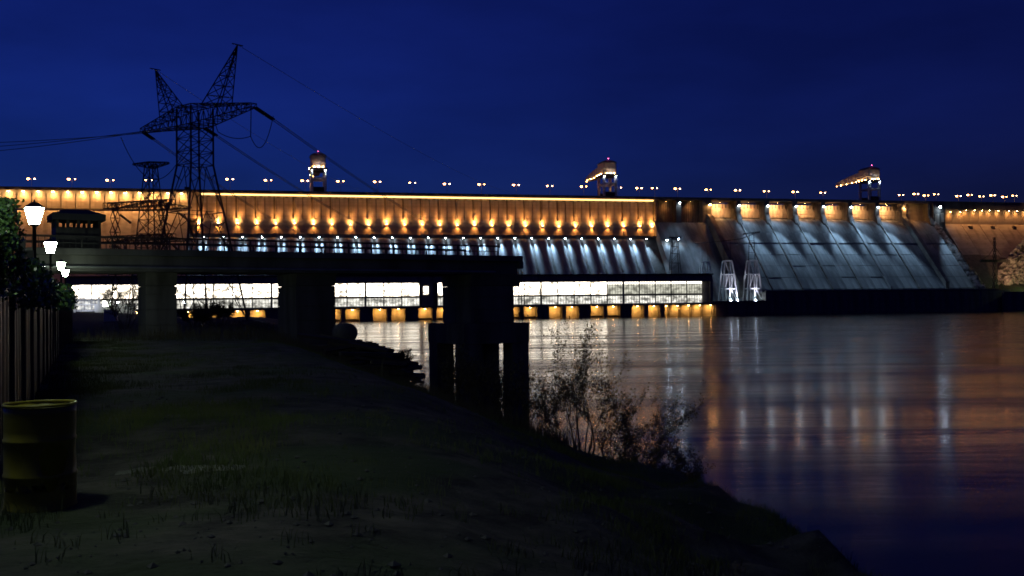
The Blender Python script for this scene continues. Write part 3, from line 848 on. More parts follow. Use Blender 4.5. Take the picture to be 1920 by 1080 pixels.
XS = [(-60, 7.0), (0, 4.2), (9, 3.6), (20, 3.5), (28, 2.3), (33, 0.9), (50, -3.2), (65, -6.6), (75, -8.8), (85, -11), (100, -16), (130, -23), (200, -40), (314, -66), (420, -130), (520, -215), (600, -330), (700, -500)]
ZT = [(-60, 9.1), (14, 9.1), (40, 9.0), (60, 8.8), (75, 8.6), (110, 8.8), (160, 8.9), (220, 8.6), (300, 8.0), (420, 6.0), (700, 5.0)]
ZB = [(-60, 8.0), (9, 7.9), (20, 7.05), (33, 6.1), (50, 5.6), (66, 5.4), (80, 5.2), (110, 6.5), (160, 7.2), (260, 7.0), (420, 4.0), (700, 3.0)]
def ground_z(x, y, fine=True):
    t = x - interp(y, XS)
    zt, zb = interp(y, ZT), interp(y, ZB)
    w = interp(y, [(0, 5.5), (12, 6), (30, 8), (80, 12), (200, 14)])
    if t <= 0: z = zb + (zt - zb) * smoothstep(0, w, -t)
    else: z = zb - min(t * 0.95, zb + 2.0)
    if y > 170: z += (10.1 - z) * smoothstep(30, 62, -t) * smoothstep(170, 260, y)
    if fine:
        z += 0.10 * noise.noise((x * 0.5, y * 0.5, 0)) + 0.22 * noise.noise((x * 0.13, y * 0.13, 3))
        if t > -5: z += 0.35 * noise.noise((x * 0.9, y * 0.9, 7)) * smoothstep(-5, 0.5, t)
    return z
ts = list(-np.geomspace(0.15, 460, 66))[::-1] + [0] + list(np.linspace(0.4, 3.5, 8)) + list(np.linspace(4.5, 14, 9))
ys = list(np.linspace(-60, 0, 10))[:-1] + list(np.linspace(0, 30, 75)) + list(np.linspace(30.6, 100, 100)) + list(np.geomspace(102, 700, 50))
gv, gf = [], []
for y in ys:
    for t in ts:
        x = interp(y, XS) + t
        gv.append((x, y, ground_z(x, y)))
nt = len(ts)
for j in range(len(ys) - 1):
    for i in range(nt - 1):
        gf.append((j * nt + i, j * nt + i + 1, (j + 1) * nt + i + 1, (j + 1) * nt + i))
gm = MB(); gm.add(gv, gf)
structure(gm.build('river_bank', M['ground'], smooth=True, recalc=False))

# hill behind the far end, rising out of the frame
hv, hf = [], []
NX, NY = 60, 18
for j in range(NY):
    for i in range(NX):
        x = 950 + i * 45; y = 1500 + j * 60
        e = math.exp(-((x - 1900) / 620) ** 2) * 310 * math.sin(math.pi * min(1, j / (NY - 1))) ** 0.8
        hv.append((x, y, -5 + e * (1 + 0.12 * noise.noise((x * 0.008, y * 0.008, 1))) + 6 * noise.noise((x * 0.03, y * 0.03, 4))))
for j in range(NY - 1):
    for i in range(NX - 1): hf.append((j * NX + i, j * NX + i + 1, (j + 1) * NX + i + 1, (j + 1) * NX + i))
hm = MB(); hm.add(hv, hf)
structure(hm.build('hill', M['hill'], smooth=True, recalc=False))

# far bank past the spillway: dark terrace, retaining wall along the chute, rock
fb = MB()
fv, ff = [], []
us = np.linspace(0, 330, 45); vs_ = np.linspace(0, 60, 20)
for a in us:
    for c in vs_:
        s = 431 + a; d = 82 - c
        z = interp(c, [(0, 17.0), (14, 19), (30, 26), (60, 58)]) + 1.6 * noise.noise((s * 0.07, d * 0.07, 0)) + 0.7 * noise.noise((s * 0.3, d * 0.3, 2))
        z = z if a > 30 else z * (0.85 + 0.15 * a / 30)
        z = min(z, interp(c, [(0, 17), (60, 40)])) if a > 18 else z
        fv.append((s, -d, z))
for i in range(len(us) - 1):
    for j in range(len(vs_) - 1):
        o = i * len(vs_) + j; ff.append((o, o + 1, o + len(vs_) + 1, o + len(vs_)))
fm = MB(); fm.add(fv, ff)
structure(fm.build('far_bank', M['ground'], None, (0, 857, 0), (0, 0, DAM_A), smooth=True, recalc=False))
qw = thing('quay_wall', 'dark quay wall at the water past the stilling basin', 'wall', (0, 857, 0), DAM_A)
q_me = MB().box(0.02, 9.98, -84.0, -81.8, -4, 17.6).mesh('panel', M['dam_dark'])
for i in range(33): link('panel', q_me, qw, (426.3 + i * 10, 0.15 * (i % 2), 0))
# rough rock ridge between chute and abutment
def rock_mesh(fn, nu, nv, name, m):
    v, f = [], []
    for i in range(nu):
        for j in range(nv): v.append(fn(i / (nu - 1), j / (nv - 1)))
    for i in range(nu - 1):
        for j in range(nv - 1):
            o = i * nv + j; f.append((o, o + 1, o + nv + 1, o + nv))
    mb = MB(); mb.add(v, f)
    return mb
def ridge(u, w):
    d = 2 + 62 * u; top = 88 - 69 * u
    s = T0 + 2 + u * 6 + (w - 0.5) * 17
    prof = 1 - abs(w - 0.5) * 2
    nn = 3.2 * noise.noise((d * 0.12, w * 4, 1)) + 1.8 * noise.noise((d * 0.4, w * 9, 5))
    return (s + nn * 0.6, -d, top - 14 + 15 * prof ** 0.6 + nn)
rg = rock_mesh(ridge, 70, 16, 'ridge', M['rock'])
tag(rg.build('rock_ridge', M['rock'], None, (0, 857, 0), (0, 0, DAM_A), recalc=False), 'dark rocky ridge running down beside the last spillway chute', 'rock')
def crag(u, w):
    # cliff face: u along the foot, w up; climbs away from the spillway
    a = -34 + 110 * u
    top = interp(u, [(0, 3), (0.1, 12), (0.2, 17), (0.28, 30), (0.36, 38), (0.5, 52), (1, 70)])
    r1 = noise.noise((a * 0.09, w * top * 0.11, 3)); r2 = noise.noise((a * 0.27, w * top * 0.3, 8)); r3 = noise.noise((a * 0.7, w * top * 0.7, 2))
    step = math.floor(w * 7 + r1 * 2.0) / 7
    nn = 4.5 * abs(r1) + 2.6 * abs(r2) + 1.3 * r3
    return (a + 2.2 * r2, -14 * (1 - 0.45 * w - 0.5 * step) - nn + 10, top * w + 1.2 * r3 + 1.5 * r2 * (w > 0.05))
s_c, _ = dam_s(1926, 500, 70)
cr = rock_mesh(crag, 120, 60, 'crag', M['rock'])
wloc = DAM_M @ Vector((s_c, -52, 17))
tag(cr.build('rock_outcrop', M['rock'], None, wloc, (0, 0, DAM_A), recalc=False), 'amber-lit rock outcrop on the far bank', 'rock')
sp = thing('rock_floodlight', 'amber floodlight on a pole on the far bank, lighting the rock outcrop', 'floodlight', DAM_M @ Vector((s_c - 34, -80, 17)), DAM_A)
MB().tube((0, 0, 0), (0, 0, 9), 0.2, 0.15, 6).build('pole', M['galv'], sp)
MB().box(-0.5, 0.5, -0.4, 0.4, 9, 9.7).build('housing', M['house'], sp)
spot(sp, (1.2, 0.6, 9.6), (32, 20, 26), 60000, (1.0, 0.55, 0.30), 80)
# bank lamp with a green-lit slope
bl = thing('bank_lamp', 'small white lamp on the far bank below the rock outcrop', 'lamp', DAM_M @ Vector((s_c - 5, -81, 17)), DAM_A)
MB().tube((0, 0, 0), (0, 0, 6.8), 0.14, 0.1, 6).build('pole', M['galv'], bl)
MB().lathe([(0.05, -0.5), (0.7, 0), (0.05, 0.5)], 8, (0, 0, 7.2)).build('lamp_glass', emit('bank_lamp_glass', (0.95, 1.0, 0.8), 50), bl)
ld = bpy.data.lights.new('bank_lamp_light', 'POINT'); ld.energy = 5000; ld.color = (0.7, 1.0, 0.35); ld.shadow_soft_size = 0.5
link('bank_lamp_light', ld, bl, (0, -0.3, 8.3))
# slim dark mast with stays in front of the abutment
ms_, _ = dam_s(1863, 515, 60)
mt = thing('line_mast', 'dark mast with a wide crossarm in front of the abutment slope', 'mast', DAM_M @ Vector((ms_, -62, 17)), DAM_A)
mb = MB(); lattice_box(mb, (0, 0, 0), (0, 0, 50), 1.9, 0.8, 1.9, 0.8, 9, 0.35); mb.build('lattice_post', M['steel_dark'], mt)
mb = MB(); truss(mb, (-15, 0, 28), (15, 0, 28), 1.8, 1.8, 0.9, 0.9, 14, 0.35); mb.build('crossarm', M['steel_dark'], mt)
MB().path([(-14, 0, 30), (-6, 0, 34), (0, 0, 42), (6, 0, 35), (14, 0, 30)], 0.25).build('stay', M['steel_dark'], mt)

# ------------------------------------------------------------------ unfinished bridge on the near bank
BR_A = math.atan2(16.0, 26.75)
BR0 = Vector((1.0, 89.0, 0))
br = thing('trestle_bridge', 'dark unfinished concrete trestle bridge ending at the river edge', 'bridge', BR0, BR_A)
L_BR = 60.0
def bpart(mb, name, m, loc=(0, 0, 0), **k): return mb.build(name, m, br, loc, **k)
bpart(MB().box(-L_BR, 0, 0, 6.4, 14.55, 15.02), 'deck', M['bridge'])
for y0 in (0.3, 3.0, 5.4):
    bpart(MB().prism([(y0, 13.4), (y0 + 0.7, 13.4), (y0 + 0.7, 14.54), (y0, 14.54)], -L_BR, -0.4), 'girder', M['bridge'])
bpart(MB().box(-0.35, -0.02, -0.1, 6.5, 13.9, 14.54), 'end_beam', M['bridge'])
bpart(MB().box(-L_BR, -2.4, 0.06, 0.14, 15.78, 15.92), 'handrail', M['steel_dark'])
bpart(MB().box(-L_BR, -2.4, 6.2, 6.28, 15.78, 15.92), 'handrail', M['steel_dark'])
bpart(MB().box(-L_BR, -2.4, 0.07, 0.13, 15.35, 15.42), 'lower_rail', M['steel_dark'])
pst = MB().box(-0.05, 0.05, 0.03, 0.17, 15.02, 15.8).mesh('post', M['steel_dark'])
bal = MB().box(-0.018, 0.018, 0.08, 0.12, 15.02, 15.8).mesh('baluster', M['steel_dark'])
x = -2.5
i = 0
while x > -L_BR:
    link('post', pst, br, (x, 0, 0)); link('post', pst, br, (x, 6.14, 0))
    for j in range(1, 5):
        if x - j * 0.4 > -46: link('baluster', bal, br, (x - j * 0.4, 0, 0))
    x -= 2.0
def bridge_pier(xc, l, w, z0):
    yc = 3.2
    z = z0
    while z < 12.3:
        z1 = min(z + 1.15, 12.36)
        g = random.uniform(-0.015, 0.015)
        bpart(MB().box(xc - l / 2 + g, xc + l / 2 + g, yc - w / 2 + g, yc + w / 2 - g, z + 0.02, z1 - 0.015), 'pier_block', M['bridge'])
        z = z1
    bpart(MB().box(xc - l / 2 + 0.08, xc + l / 2 - 0.08, yc - w / 2 + 0.08, yc + w / 2 - 0.08, z0 - 0.5, 12.38), 'pier', M['bridge'])
    bpart(MB().prism([(yc - w / 2, 12.4), (yc + w / 2, 12.4), (yc + w / 2 + 0.3, 13.38), (yc - w / 2 - 0.3, 13.38)], xc - l / 2, xc + l / 2), 'pier_head', M['bridge'])
# end pier on a cap with four columns
bridge_pier(-2.9, 4.4, 5.4, 9.1)
bpart(MB().prism([(0.4, 12.3), (6.0, 12.3), (6.2, 13.38), (0.2, 13.38)], -0.68, -0.1), 'corbel', M['bridge'])
bpart(MB().box(-2.9 - 3.3, -2.9 + 3.3, -0.3, 6.7, 7.3, 9.08), 'pier_cap', M['bridge'])
for sx in (-1, 1):
    for sy in (-1, 1):
        cx_, cy_ = -2.9 + sx * 2.40, 3.2 + sy * 2.62
        bpart(MB().box(cx_ - 0.84, cx_ + 0.84, cy_ - 0.84, cy_ + 0.84, -3, 7.29), 'column', M['bridge'])
lad = MB()
for q in (0.0, 0.5): lad.tube((-0.25, -0.2 + q, 9.1), (-0.25, -0.2 + q, 14.8), 0.03, 0.03, 5)
for z in np.arange(9.3, 14.7, 0.32): lad.tube((-0.25, -0.2, z), (-0.25, 0.3, z), 0.02, 0.02, 4)
bpart(lad, 'ladder', M['steel_dark'], (0.1, 0.2, 0))
rl = MB()
for q in np.linspace(-2.1, -1.15, 4): rl.tube((q, -0.2, 9.08), (q, -0.2, 9.75), 0.025, 0.025, 4)
for z in (9.45, 9.75): rl.tube((-2.1, -0.2, z), (-1.15, -0.2, z), 0.025, 0.025, 4)
for q in np.linspace(-0.2, 6.6, 8): rl.tube((-1.15, q, 9.08), (-1.15, q, 9.75), 0.025, 0.025, 4)
for z in (9.45, 9.75): rl.tube((-1.15, -0.2, z), (-1.15, 6.6, z), 0.025, 0.025, 4)
bpart(rl, 'cap_railing', M['steel_dark'], (1.5, 0, 0))
bridge_pier(-19.0, 3.3, 4.6, 5.0)
bridge_pier(-30.8, 2.2, 3.2, 6.0)
bridge_pier(-47.0, 2.5, 3.6, 6.0)
# pipe and lamp box under the deck
bpart(MB().tube((-44, -0.25, 13.7), (-3, -0.25, 13.55), 0.11, 0.11, 8), 'pipe', M['galv'])

# watch cabin on the bridge
cb = thing('watch_cabin', 'small dark cabin with a low hipped roof and slit windows on the bridge', 'cabin', BR0 + Matrix.Rotation(BR_A, 3, 'Z') @ Vector((-36.6, 1.0, 15.02)), BR_A)
cw, cd = 1.5, 2.6
MB().box(-cw, cw, 0, cd, 0, 1.55).build('wall', M['steel_dark'], cb)
for a in np.linspace(-cw, cw - 0.2, 5):
    MB().box(a, a + 0.2, 0, 0.15, 1.55, 2.05).build('window_post', M['steel_dark'], cb)
    MB().box(a, a + 0.2, cd - 0.15, cd, 1.55, 2.05).build('window_post', M['steel_dark'], cb)
for y0 in np.linspace(0.4, cd - 0.6, 3):
    MB().box(-cw, -cw + 0.12, y0, y0 + 0.2, 1.55, 2.05).build('window_post', M['steel_dark'], cb)
    MB().box(cw - 0.12, cw, y0, y0 + 0.2, 1.55, 2.05).build('window_post', M['steel_dark'], cb)
mb = MB()
e = 0.28
mb.add([(-cw - e, -e, 2.05), (cw + e, -e, 2.05), (cw + e, cd + e, 2.05), (-cw - e, cd + e, 2.05), (-cw - e, -e, 2.5), (cw + e, -e, 2.5), (cw + e, cd + e, 2.5), (-cw - e, cd + e, 2.5), (-cw * 0.4, cd * 0.5, 2.95), (cw * 0.4, cd * 0.5, 2.95)],
       [(0, 3, 2, 1), (0, 1, 5, 4), (1, 2, 6, 5), (2, 3, 7, 6), (3, 0, 4, 7), (4, 5, 9, 8), (5, 6, 9), (6, 7, 8, 9), (7, 4, 8)])
mb.build('roof', M['roof'], cb)

# ------------------------------------------------------------------ big pylon
PY_D = 150.0
PYB = ground_pt(368, 600, PY_D)
PYL = Vector((PYB.x, PY_D, 8.7))
PY_A = math.atan2(-0.64, 0.77)
py = thing('pylon', 'tall black lattice pylon with two raised horns, behind the trestle bridge', 'pylon', PYL, PY_A)
WZ = 23.6          # waist above base
AZ = 29.6          # crossarm level
def leg_pt(sx, sy, z):
    hw = 5.4 + (1.9 - 5.4) * z / WZ if z < WZ else 1.9
    return Vector((sx * hw, sy * hw, z))
for sx in (-1, 1):
    for sy in (-1, 1):
        mb = MB()
        mb.bar(leg_pt(sx, sy, 0), leg_pt(sx, sy, WZ), 0.21)
        mb.bar(leg_pt(sx, sy, WZ), leg_pt(sx, sy, AZ + 2.6), 0.20)
        mb.box(sx * 5.4 - 0.6, sx * 5.4 + 0.6, sy * 5.4 - 0.6, sy * 5.4 + 0.6, -1.5, 0.2)
        mb.build('leg', M['steel_dark'], py)
mb = MB()
for (z0, z1) in ((0, 9.0), (9.0, 16.5), (16.5, WZ)):
    for (ax, ay, bx, by) in ((-1, -1, 1, -1), (1, -1, 1, 1), (1, 1, -1, 1), (-1, 1, -1, -1)):
        a0, b0 = leg_pt(ax, ay, z0), leg_pt(bx, by, z0)
        a1, b1 = leg_pt(ax, ay, z1), leg_pt(bx, by, z1)
        mid1 = (a1 + b1) / 2
        mb.bar(a0, mid1, 0.10); mb.bar(b0, mid1, 0.10); mb.bar(a1, b1, 0.10)
        for q in (0.35, 0.7):
            mb.bar(a0.lerp(mid1, q), a0.lerp(a1, q + 0.12), 0.08); mb.bar(b0.lerp(mid1, q), b0.lerp(b1, q + 0.12), 0.08)
lattice_box(mb, (0, 0, WZ), (0, 0, AZ), 1.9, 1.9, 1.9, 1.9, 3, 0.09)
mb.build('bracing', M['steel_dark'], py)
# crossarm: deep in the middle, pointed at both ends
ARM = 14.8
mb = MB()
for sg in (-1, 1):
    truss(mb, (sg * 1.9, 0, AZ), (sg * ARM, 0, AZ + 0.9), 2.9, 0.5, 1.9, 0.45, 9, 0.075)
truss(mb, (-1.9, 0, AZ), (1.9, 0, AZ), 2.9, 2.9, 1.9, 1.9, 3, 0.08)
mb.build('crossarm', M['steel_dark'], py)
HORN = {}
for sg, htop in ((-1, 8.2), (1, 8.2)):
    mb = MB()
    base = [Vector((sg * 3.6, -1.3, AZ + 2.5)), Vector((sg * 8.0, -1.0, AZ + 1.7)), Vector((sg * 8.0, 1.0, AZ + 1.7)), Vector((sg * 3.6, 1.3, AZ + 2.5))]
    tip = Vector((sg * 11.0, 0, AZ + 2.2 + htop))
    for p in base: mb.bar(p, tip, 0.12)
    prev = base
    for a in (0.17, 0.34, 0.5, 0.65, 0.79, 0.9):
        cur = [p.lerp(tip, a) for p in base]
        for i in range(4):
            j = (i + 1) % 4
            mb.bar(prev[i], cur[j], 0.09)
            mb.bar(cur[i], cur[j], 0.08)
        prev = cur
    mb.bar(tip + Vector((0, -0.9, 0)), tip + Vector((0, 0.9, 0)), 0.14)
    mb.build('horn', M['steel_dark'], py)
    HORN[sg] = tip
PYM = Matrix.Translation(PYL) @ Matrix.Rotation(PY_A, 4, 'Z')
# far anchor points of the conductors on the ledge of the dam
def sag_line(a, b_, sag, n_=26):
    a, b_ = Vector(a), Vector(b_)
    return [a.lerp(b_, t) - Vector((0, 0, sag * 4 * t * (1 - t))) for t in np.linspace(0, 1, n_)]
def insulator(p, q, parent_m, name='insulator_string'):
    """string of discs from p to q (world), as part of the pylon"""
    inv = PYM.inverted()
    a, b_ = inv @ Vector(p), inv @ Vector(q)
    mb = MB(); N_ = 22
    for k_ in range(N_):
        c = a.lerp(b_, (k_ + 0.5) / N_); dd = (b_ - a) / N_ * 0.28
        mb.tube(c - dd, c + dd, 0.17, 0.10, 7)
    mb.tube(a, b_, 0.04, 0.04, 5)
    mb.build(name, M['glass_ins'], py)
arm_r = PYM @ Vector((ARM, 0, AZ + 0.9)); arm_l = PYM @ Vector((-ARM, 0, AZ + 0.9)); arm_m = PYM @ Vector((0.8, 1.0, AZ - 0.2))
ends = {'r': DAM_M @ Vector((10, -5, 70)), 'm': DAM_M @ Vector((-55, -5, 70)), 'l': DAM_M @ Vector((-125, -5, 70))}
txt = {'r': 'pair of conductors from the raised tip of the pylon crossarm to the dam', 'm': 'pair of conductors from the pylon body to the dam', 'l': 'pair of conductors from the lower tip of the pylon crossarm to the dam'}
for key, a in (('r', arm_r), ('m', arm_m), ('l', arm_l)):
    dirv = (ends[key] - a).normalized()
    dirv = (dirv + Vector((0, 0, -0.06))).normalized()
    j = a + dirv * (9.0 if key == 'r' else 6.5)
    side = Vector((0.22, -0.05, 0.0))
    for k_, sg in enumerate((-1, 1)):
        insulator(a + side * sg + dirv * 0.6, j + side * sg, None)
        tag(MB().path(sag_line(j + side * sg, ends[key] + side * sg * 3, 14 if key == 'r' else 12), 0.06, 4).build('conductor', M['cable']),
            txt[key].replace('pair of conductors', ('nearer conductor', 'farther conductor')[k_]), 'cable', 'conductors between pylon and dam')
for k_, (a, zz) in enumerate(((arm_l, 0.0), (arm_l + Vector((0, 0, 0.1)), 1.4), (arm_m, 2.6))):
    e = Vector((-150, 205, 42.5 + zz * 1.5))
    tag(MB().path(sag_line(a, e, 1.5), 0.06, 4).build('conductor', M['cable']),
        ('lower conductor running from the pylon crossarm away from the dam', 'middle conductor running from the pylon crossarm away from the dam', 'upper conductor running from the pylon body away from the dam')[k_], 'cable', 'conductors running away from the dam')
for sg in (-1, 1):
    tip = PYM @ HORN[sg]
    tag(MB().path(sag_line(tip, DAM_M @ Vector((40 if sg > 0 else -90, 5, 108)), 10), 0.035, 4).build('ground_wire', M['cable']),
        ('thin ground wire from the lower horn of the pylon to the crest', 'thin ground wire from the taller horn of the pylon to the crest')[sg > 0], 'cable')
# jumper loops
jp = MB()
jr = arm_r + (ends['r'] - arm_r).normalized() * 9
drop = arm_r + Vector((-0.5, 0, -4.2))
jp.path([arm_r + Vector((-0.4, 0, 0)), drop], 0.07)
jp.path(sag_line(drop, jr, 3.0, 14), 0.06)
jp.path(sag_line(drop, PYM @ Vector((6, 0, AZ - 1.6)), 0.6, 10), 0.06)
jp.path(sag_line(PYM @ Vector((6, 0, AZ - 1.6)), PYM @ Vector((5, 0, AZ + 0.4)), 0.1, 4), 0.06)
a, b_ = arm_l + Vector((-4.0, 1.2, -0.6)), arm_l + Vector((6.0, 3.0, -1.8))
jq = MB().path(sag_line(a, b_, 6.2, 20), 0.06)
inv = PYM.inverted()
for loop in (jp, jq):
    loop.v = [tuple(inv @ Vector(p)) for p in loop.v]
    loop.build('jumper_loop', M['cable'], py)

# ------------------------------------------------------------------ second, tiered pylon behind
P2 = ground_pt(285, 600, 215); P2.z = 9.0
p2 = thing('pylon', 'smaller dark tiered pylon with flat crossarms, behind the tall horned pylon', 'pylon', P2, R(-12))
H2 = 33.0
for sx in (-1, 1):
    for sy in (-1, 1): MB().bar((sx * 3.6, sy * 3.6, 0), (sx * 0.9, sy * 0.9, H2), 0.17).build('leg', M['steel_dark'], p2)
mb = MB(); lattice_box(mb, (0, 0, 0), (0, 0, H2), 3.6, 0.9, 3.6, 0.9, 11, 0.09); mb.build('bracing', M['steel_dark'], p2)
for zz, half, th in ((H2, 4.2, 0.9), (23.2, 9.4, 1.5), (16.2, 9.0, 1.2)):
    mb = MB()
    for sg in (-1, 1): truss(mb, (0, 0, zz - (0.8 if zz == H2 else 0)), (sg * half, 0, zz + 0.1), th + 0.5, 0.3, 0.9, 0.3, 7, 0.09)
    mb.build('crossarm', M['steel_dark'], p2)
for (sx, z0, dx, dz) in ((-7.5, 22.4, 2.6, -1.9), (6.5, 22.4, 2.8, -2.0), (-8.4, 15.6, 2.4, -1.6), (5.0, 15.6, 2.3, -1.9)):
    mb = MB()
    for k_ in range(12):
        a = Vector((sx + dx * k_ / 12, 0, z0 + dz * k_ / 12)); c = Vector((sx + dx * (k_ + 0.6) / 12, 0, z0 + dz * (k_ + 0.6) / 12))
        mb.tube(a, c, 0.27, 0.2, 7)
    mb.build('insulator_string', M['glass_ins'], p2)
# guard frames of the switchyard beside it
p3 = thing('switchyard_gantry', 'dark lattice switchyard gantry below the tiered pylon', 'gantry', ground_pt(262, 600, 235).xy.to_3d() + Vector((0, 0, 9)), R(-20))
for sx in (-7, 7):
    mb = MB(); lattice_box(mb, (sx, 0, 0), (sx, 0, 27), 1.3, 0.7, 1.3, 0.7, 8, 0.11); mb.build('post', M['steel_dark'], p3)
for zz in (18, 26):
    mb = MB(); truss(mb, (-10, 0, zz), (10, 0, zz), 1.3, 1.3, 0.7, 0.7, 14, 0.10); mb.build('beam', M['steel_dark'], p3)
for k_ in range(6):
    a = Vector((-8 + k_ * 3.2, 0, 18))
    MB().tube(a, a + Vector((1.2, -0.4, -2.2)), 0.2, 0.14, 6).build('insulator_string', M['glass_ins'], p3)
# trafo hut high on the frame, dark box seen by the horned pylon
tag(MB().box(-2, 2, -2, 2, 0, 3.2).box(-2.4, 2.4, -2.4, 2.4, 3.2, 3.5).build('crest_hut', M['steel_dark'], None, DAM_M @ Vector((dam_s(350, 335, -6)[0], 6, CREST)), (0, 0, DAM_A)),
    'small dark hut on the crest seen through the pylon', 'hut')

# ------------------------------------------------------------------ fence, lanterns and ivy along the path
FX0, FK = -0.85, -0.432
FENCE_A = math.atan2(1.0, FK)
def fence_pt(y): return Vector((FX0 + FK * y, y, 0))
step_y = 2.3
y = 9.3
fence = thing('sheet_fence', 'tall dark corrugated sheet fence running beside the path', 'fence', (0, 0, 0))
def corrugated(Ls, h):
    mb = MB(); n_ = 18; v = []
    for i in range(n_ + 1):
        a = i / n_ * Ls
        o_ = (0.022, 0.022, -0.022, -0.022)[i % 4]
        v += [(a, o_, 0.05), (a, o_, h)]
    f = [(2 * i, 2 * i + 2, 2 * i + 3, 2 * i + 1) for i in range(n_)]
    mb.add(v, f)
    return mb.mesh('sheet', M['fence'])
Lf = step_y * math.sqrt(1 + FK * FK)
sheet = corrugated(Lf - 0.06, 2.35)
postm = MB().box(-0.05, 0.05, -0.06, 0.06, -0.5, 2.5).mesh('post', M['steel_dark'])
railm = MB().box(0.05, Lf - 0.05, 0.03, 0.08, 1.9, 1.97).box(0.05, Lf - 0.05, 0.03, 0.08, 0.4, 0.47).mesh('rail', M['fence'])
while y < 82:
    p = fence_pt(y); z = ground_z(p.x, y, False)
    link('post', postm, fence, (p.x, y, z), (0, 0, FENCE_A))
    link('sheet', sheet, fence, (p.x, y, z + random.uniform(-0.03, 0.03)), (random.uniform(-0.01, 0.01), 0, FENCE_A))
    link('rail', railm, fence, (p.x, y, z), (0, 0, FENCE_A))
    y += step_y

def lantern(p, h, label, power):
    root = thing('lantern_post', label, 'lamp post', p, 0.3, 'lantern posts along the fence')
    MB().lathe([(0.11, 0), (0.11, 0.5), (0.055, 0.6), (0.045, h - 0.30), (0.10, h - 0.26), (0.12, h - 0.22)], 10, cap1=True).build('pole', M['house'], root, smooth=True)
    g = MB(); g.lathe([(0.125, h - 0.22), (0.235, h + 0.20)], 6, cap0=True, cap1=True); g.build('lantern_glass', M['lantern_glass'], root)
    fr = MB()
    for i in range(6):
        t = 2 * math.pi * i / 6
        fr.tube((0.128 * math.cos(t), 0.128 * math.sin(t), h - 0.22), (0.24 * math.cos(t), 0.24 * math.sin(t), h + 0.20), 0.008, 0.008, 4)
    fr.build('lantern_frame', M['house'], root)
    MB().lathe([(0.25, h + 0.205), (0.24, h + 0.23), (0.10, h + 0.33), (0.03, h + 0.36), (0.02, h + 0.42)], 6, cap0=True, cap1=True).build('lantern_cap', M['house'], root)
    if power:
        ld = bpy.data.lights.new('lantern_light', 'POINT'); ld.energy = power; ld.color = GREENISH; ld.shadow_soft_size = 0.12
        link('lantern_light', ld, root, (0.02, -0.05, h - 0.45))
    return root
LAN = [((-105, 92), 8.0), ((63, 404), 26.0), ((94, 464), 39.5), ((114, 499), 57.0), ((122, 512), 67.0)]
words = ['lantern post beside the yellow drum, first of the row', 'glowing glass lantern on a post above the ivy, second along the fence', 'glowing lantern post farther along the fence, third from the drum',
         'glowing lantern post near the bridge, fourth from the drum', 'glowing lantern post farthest along the fence, almost under the bridge']
for (pp, d), wd in zip(LAN, words):
    q = ground_pt(pp[0], pp[1], d)
    gz = ground_z(q.x, q.y, False)
    lantern(Vector((q.x, q.y, gz)), q.z - gz, wd, 0)

# ivy over the fence
def leaf_mesh(name, pts, size, m, parent, seed=1, droop=0.3):
    rng = np.random.default_rng(seed)
    n_ = len(pts)
    P = np.array(pts, dtype=float)
    a = rng.normal(size=(n_, 3)); a /= np.linalg.norm(a, axis=1)[:, None]
    a[:, 2] -= droop
    a /= np.linalg.norm(a, axis=1)[:, None]
    b_ = np.cross(a, rng.normal(size=(n_, 3))); b_ /= np.linalg.norm(b_, axis=1)[:, None]
    sz = size * rng.uniform(0.6, 1.3, n_)[:, None]
    c = np.cross(a, b_)
    v = np.stack([P - a * sz * 0.5, P + b_ * sz * 0.36 + c * sz * 0.08, P + a * sz * 0.6, P - b_ * sz * 0.36 + c * sz * 0.08], axis=1).reshape(-1, 3)
    idx = np.arange(n_ * 4).reshape(-1, 4)
    me = bpy.data.meshes.new(name)
    me.vertices.add(n_ * 4); me.vertices.foreach_set('co', v.ravel())
    me.loops.add(n_ * 4); me.loops.foreach_set('vertex_index', idx.ravel().astype(np.int32))
    me.polygons.add(n_); me.polygons.foreach_set('loop_start', (np.arange(n_) * 4).astype(np.int32))
    me.materials.append(m); me.update(calc_edges=True); me.validate()
    return link(name, me, parent)

def ivy_clump(y0, y1, top, thick, count, size, label, seed):
    rng = random.Random(seed)
    p0 = fence_pt((y0 + y1) / 2)
    root = thing('ivy', label, 'ivy', (0, 0, 0), 0, 'ivy hanging over the fence')
    pts = []
    st = MB()
    for k_ in range(count):
        y_ = rng.uniform(y0, y1); f = fence_pt(y_); gz = 9.0
        edge = math.sin(math.pi * (y_ - y0) / (y1 - y0)) ** 0.5
        hz = 1.7 + (top - 1.7) * rng.random() ** 0.8 * (0.55 + 0.45 * edge)
        hz += 0.18 * noise.noise((y_ * 1.5, hz * 1.5, seed))
        x_ = f.x + rng.gauss(0.0, thick * 0.5)
        if noise.noise((x_ * 1.6, y_ * 1.6, hz * 1.6 + seed)) < -0.22: continue
        pts.append((x_, y_, gz + hz))
    for k_ in range(18):
        y_ = rng.uniform(y0, y1); f = fence_pt(y_); q = Vector((f.x - rng.uniform(.1, .3), y_, 9.0))
        prev = q.copy()
        for z in np.linspace(0.4, top * rng.uniform(0.6, 1.0), 7):
            cur = q + Vector((rng.gauss(-0.05, 0.05), rng.gauss(0, 0.12), z)); st.tube(prev, cur, 0.012, 0.010, 4, 0, False); prev = cur
    st.build('stems', M['bark'], root)['kind'] = 'stuff'
    leaf_mesh('leaves', pts, size, M['ivy'], root, seed)
ivy_clump(9.6, 12.0, 2.8, 0.14, 10000, 0.045, 'thick glossy ivy over the fence beside the nearest lantern', 3)
ivy_clump(12.0, 28.0, 2.4, 0.20, 13000, 0.065, 'dark ivy over the fence below the second lantern', 5)
ivy_clump(28.0, 60.0, 2.6, 0.4, 12000, 0.13, 'straggling ivy over the far end of the fence towards the bridge', 8)

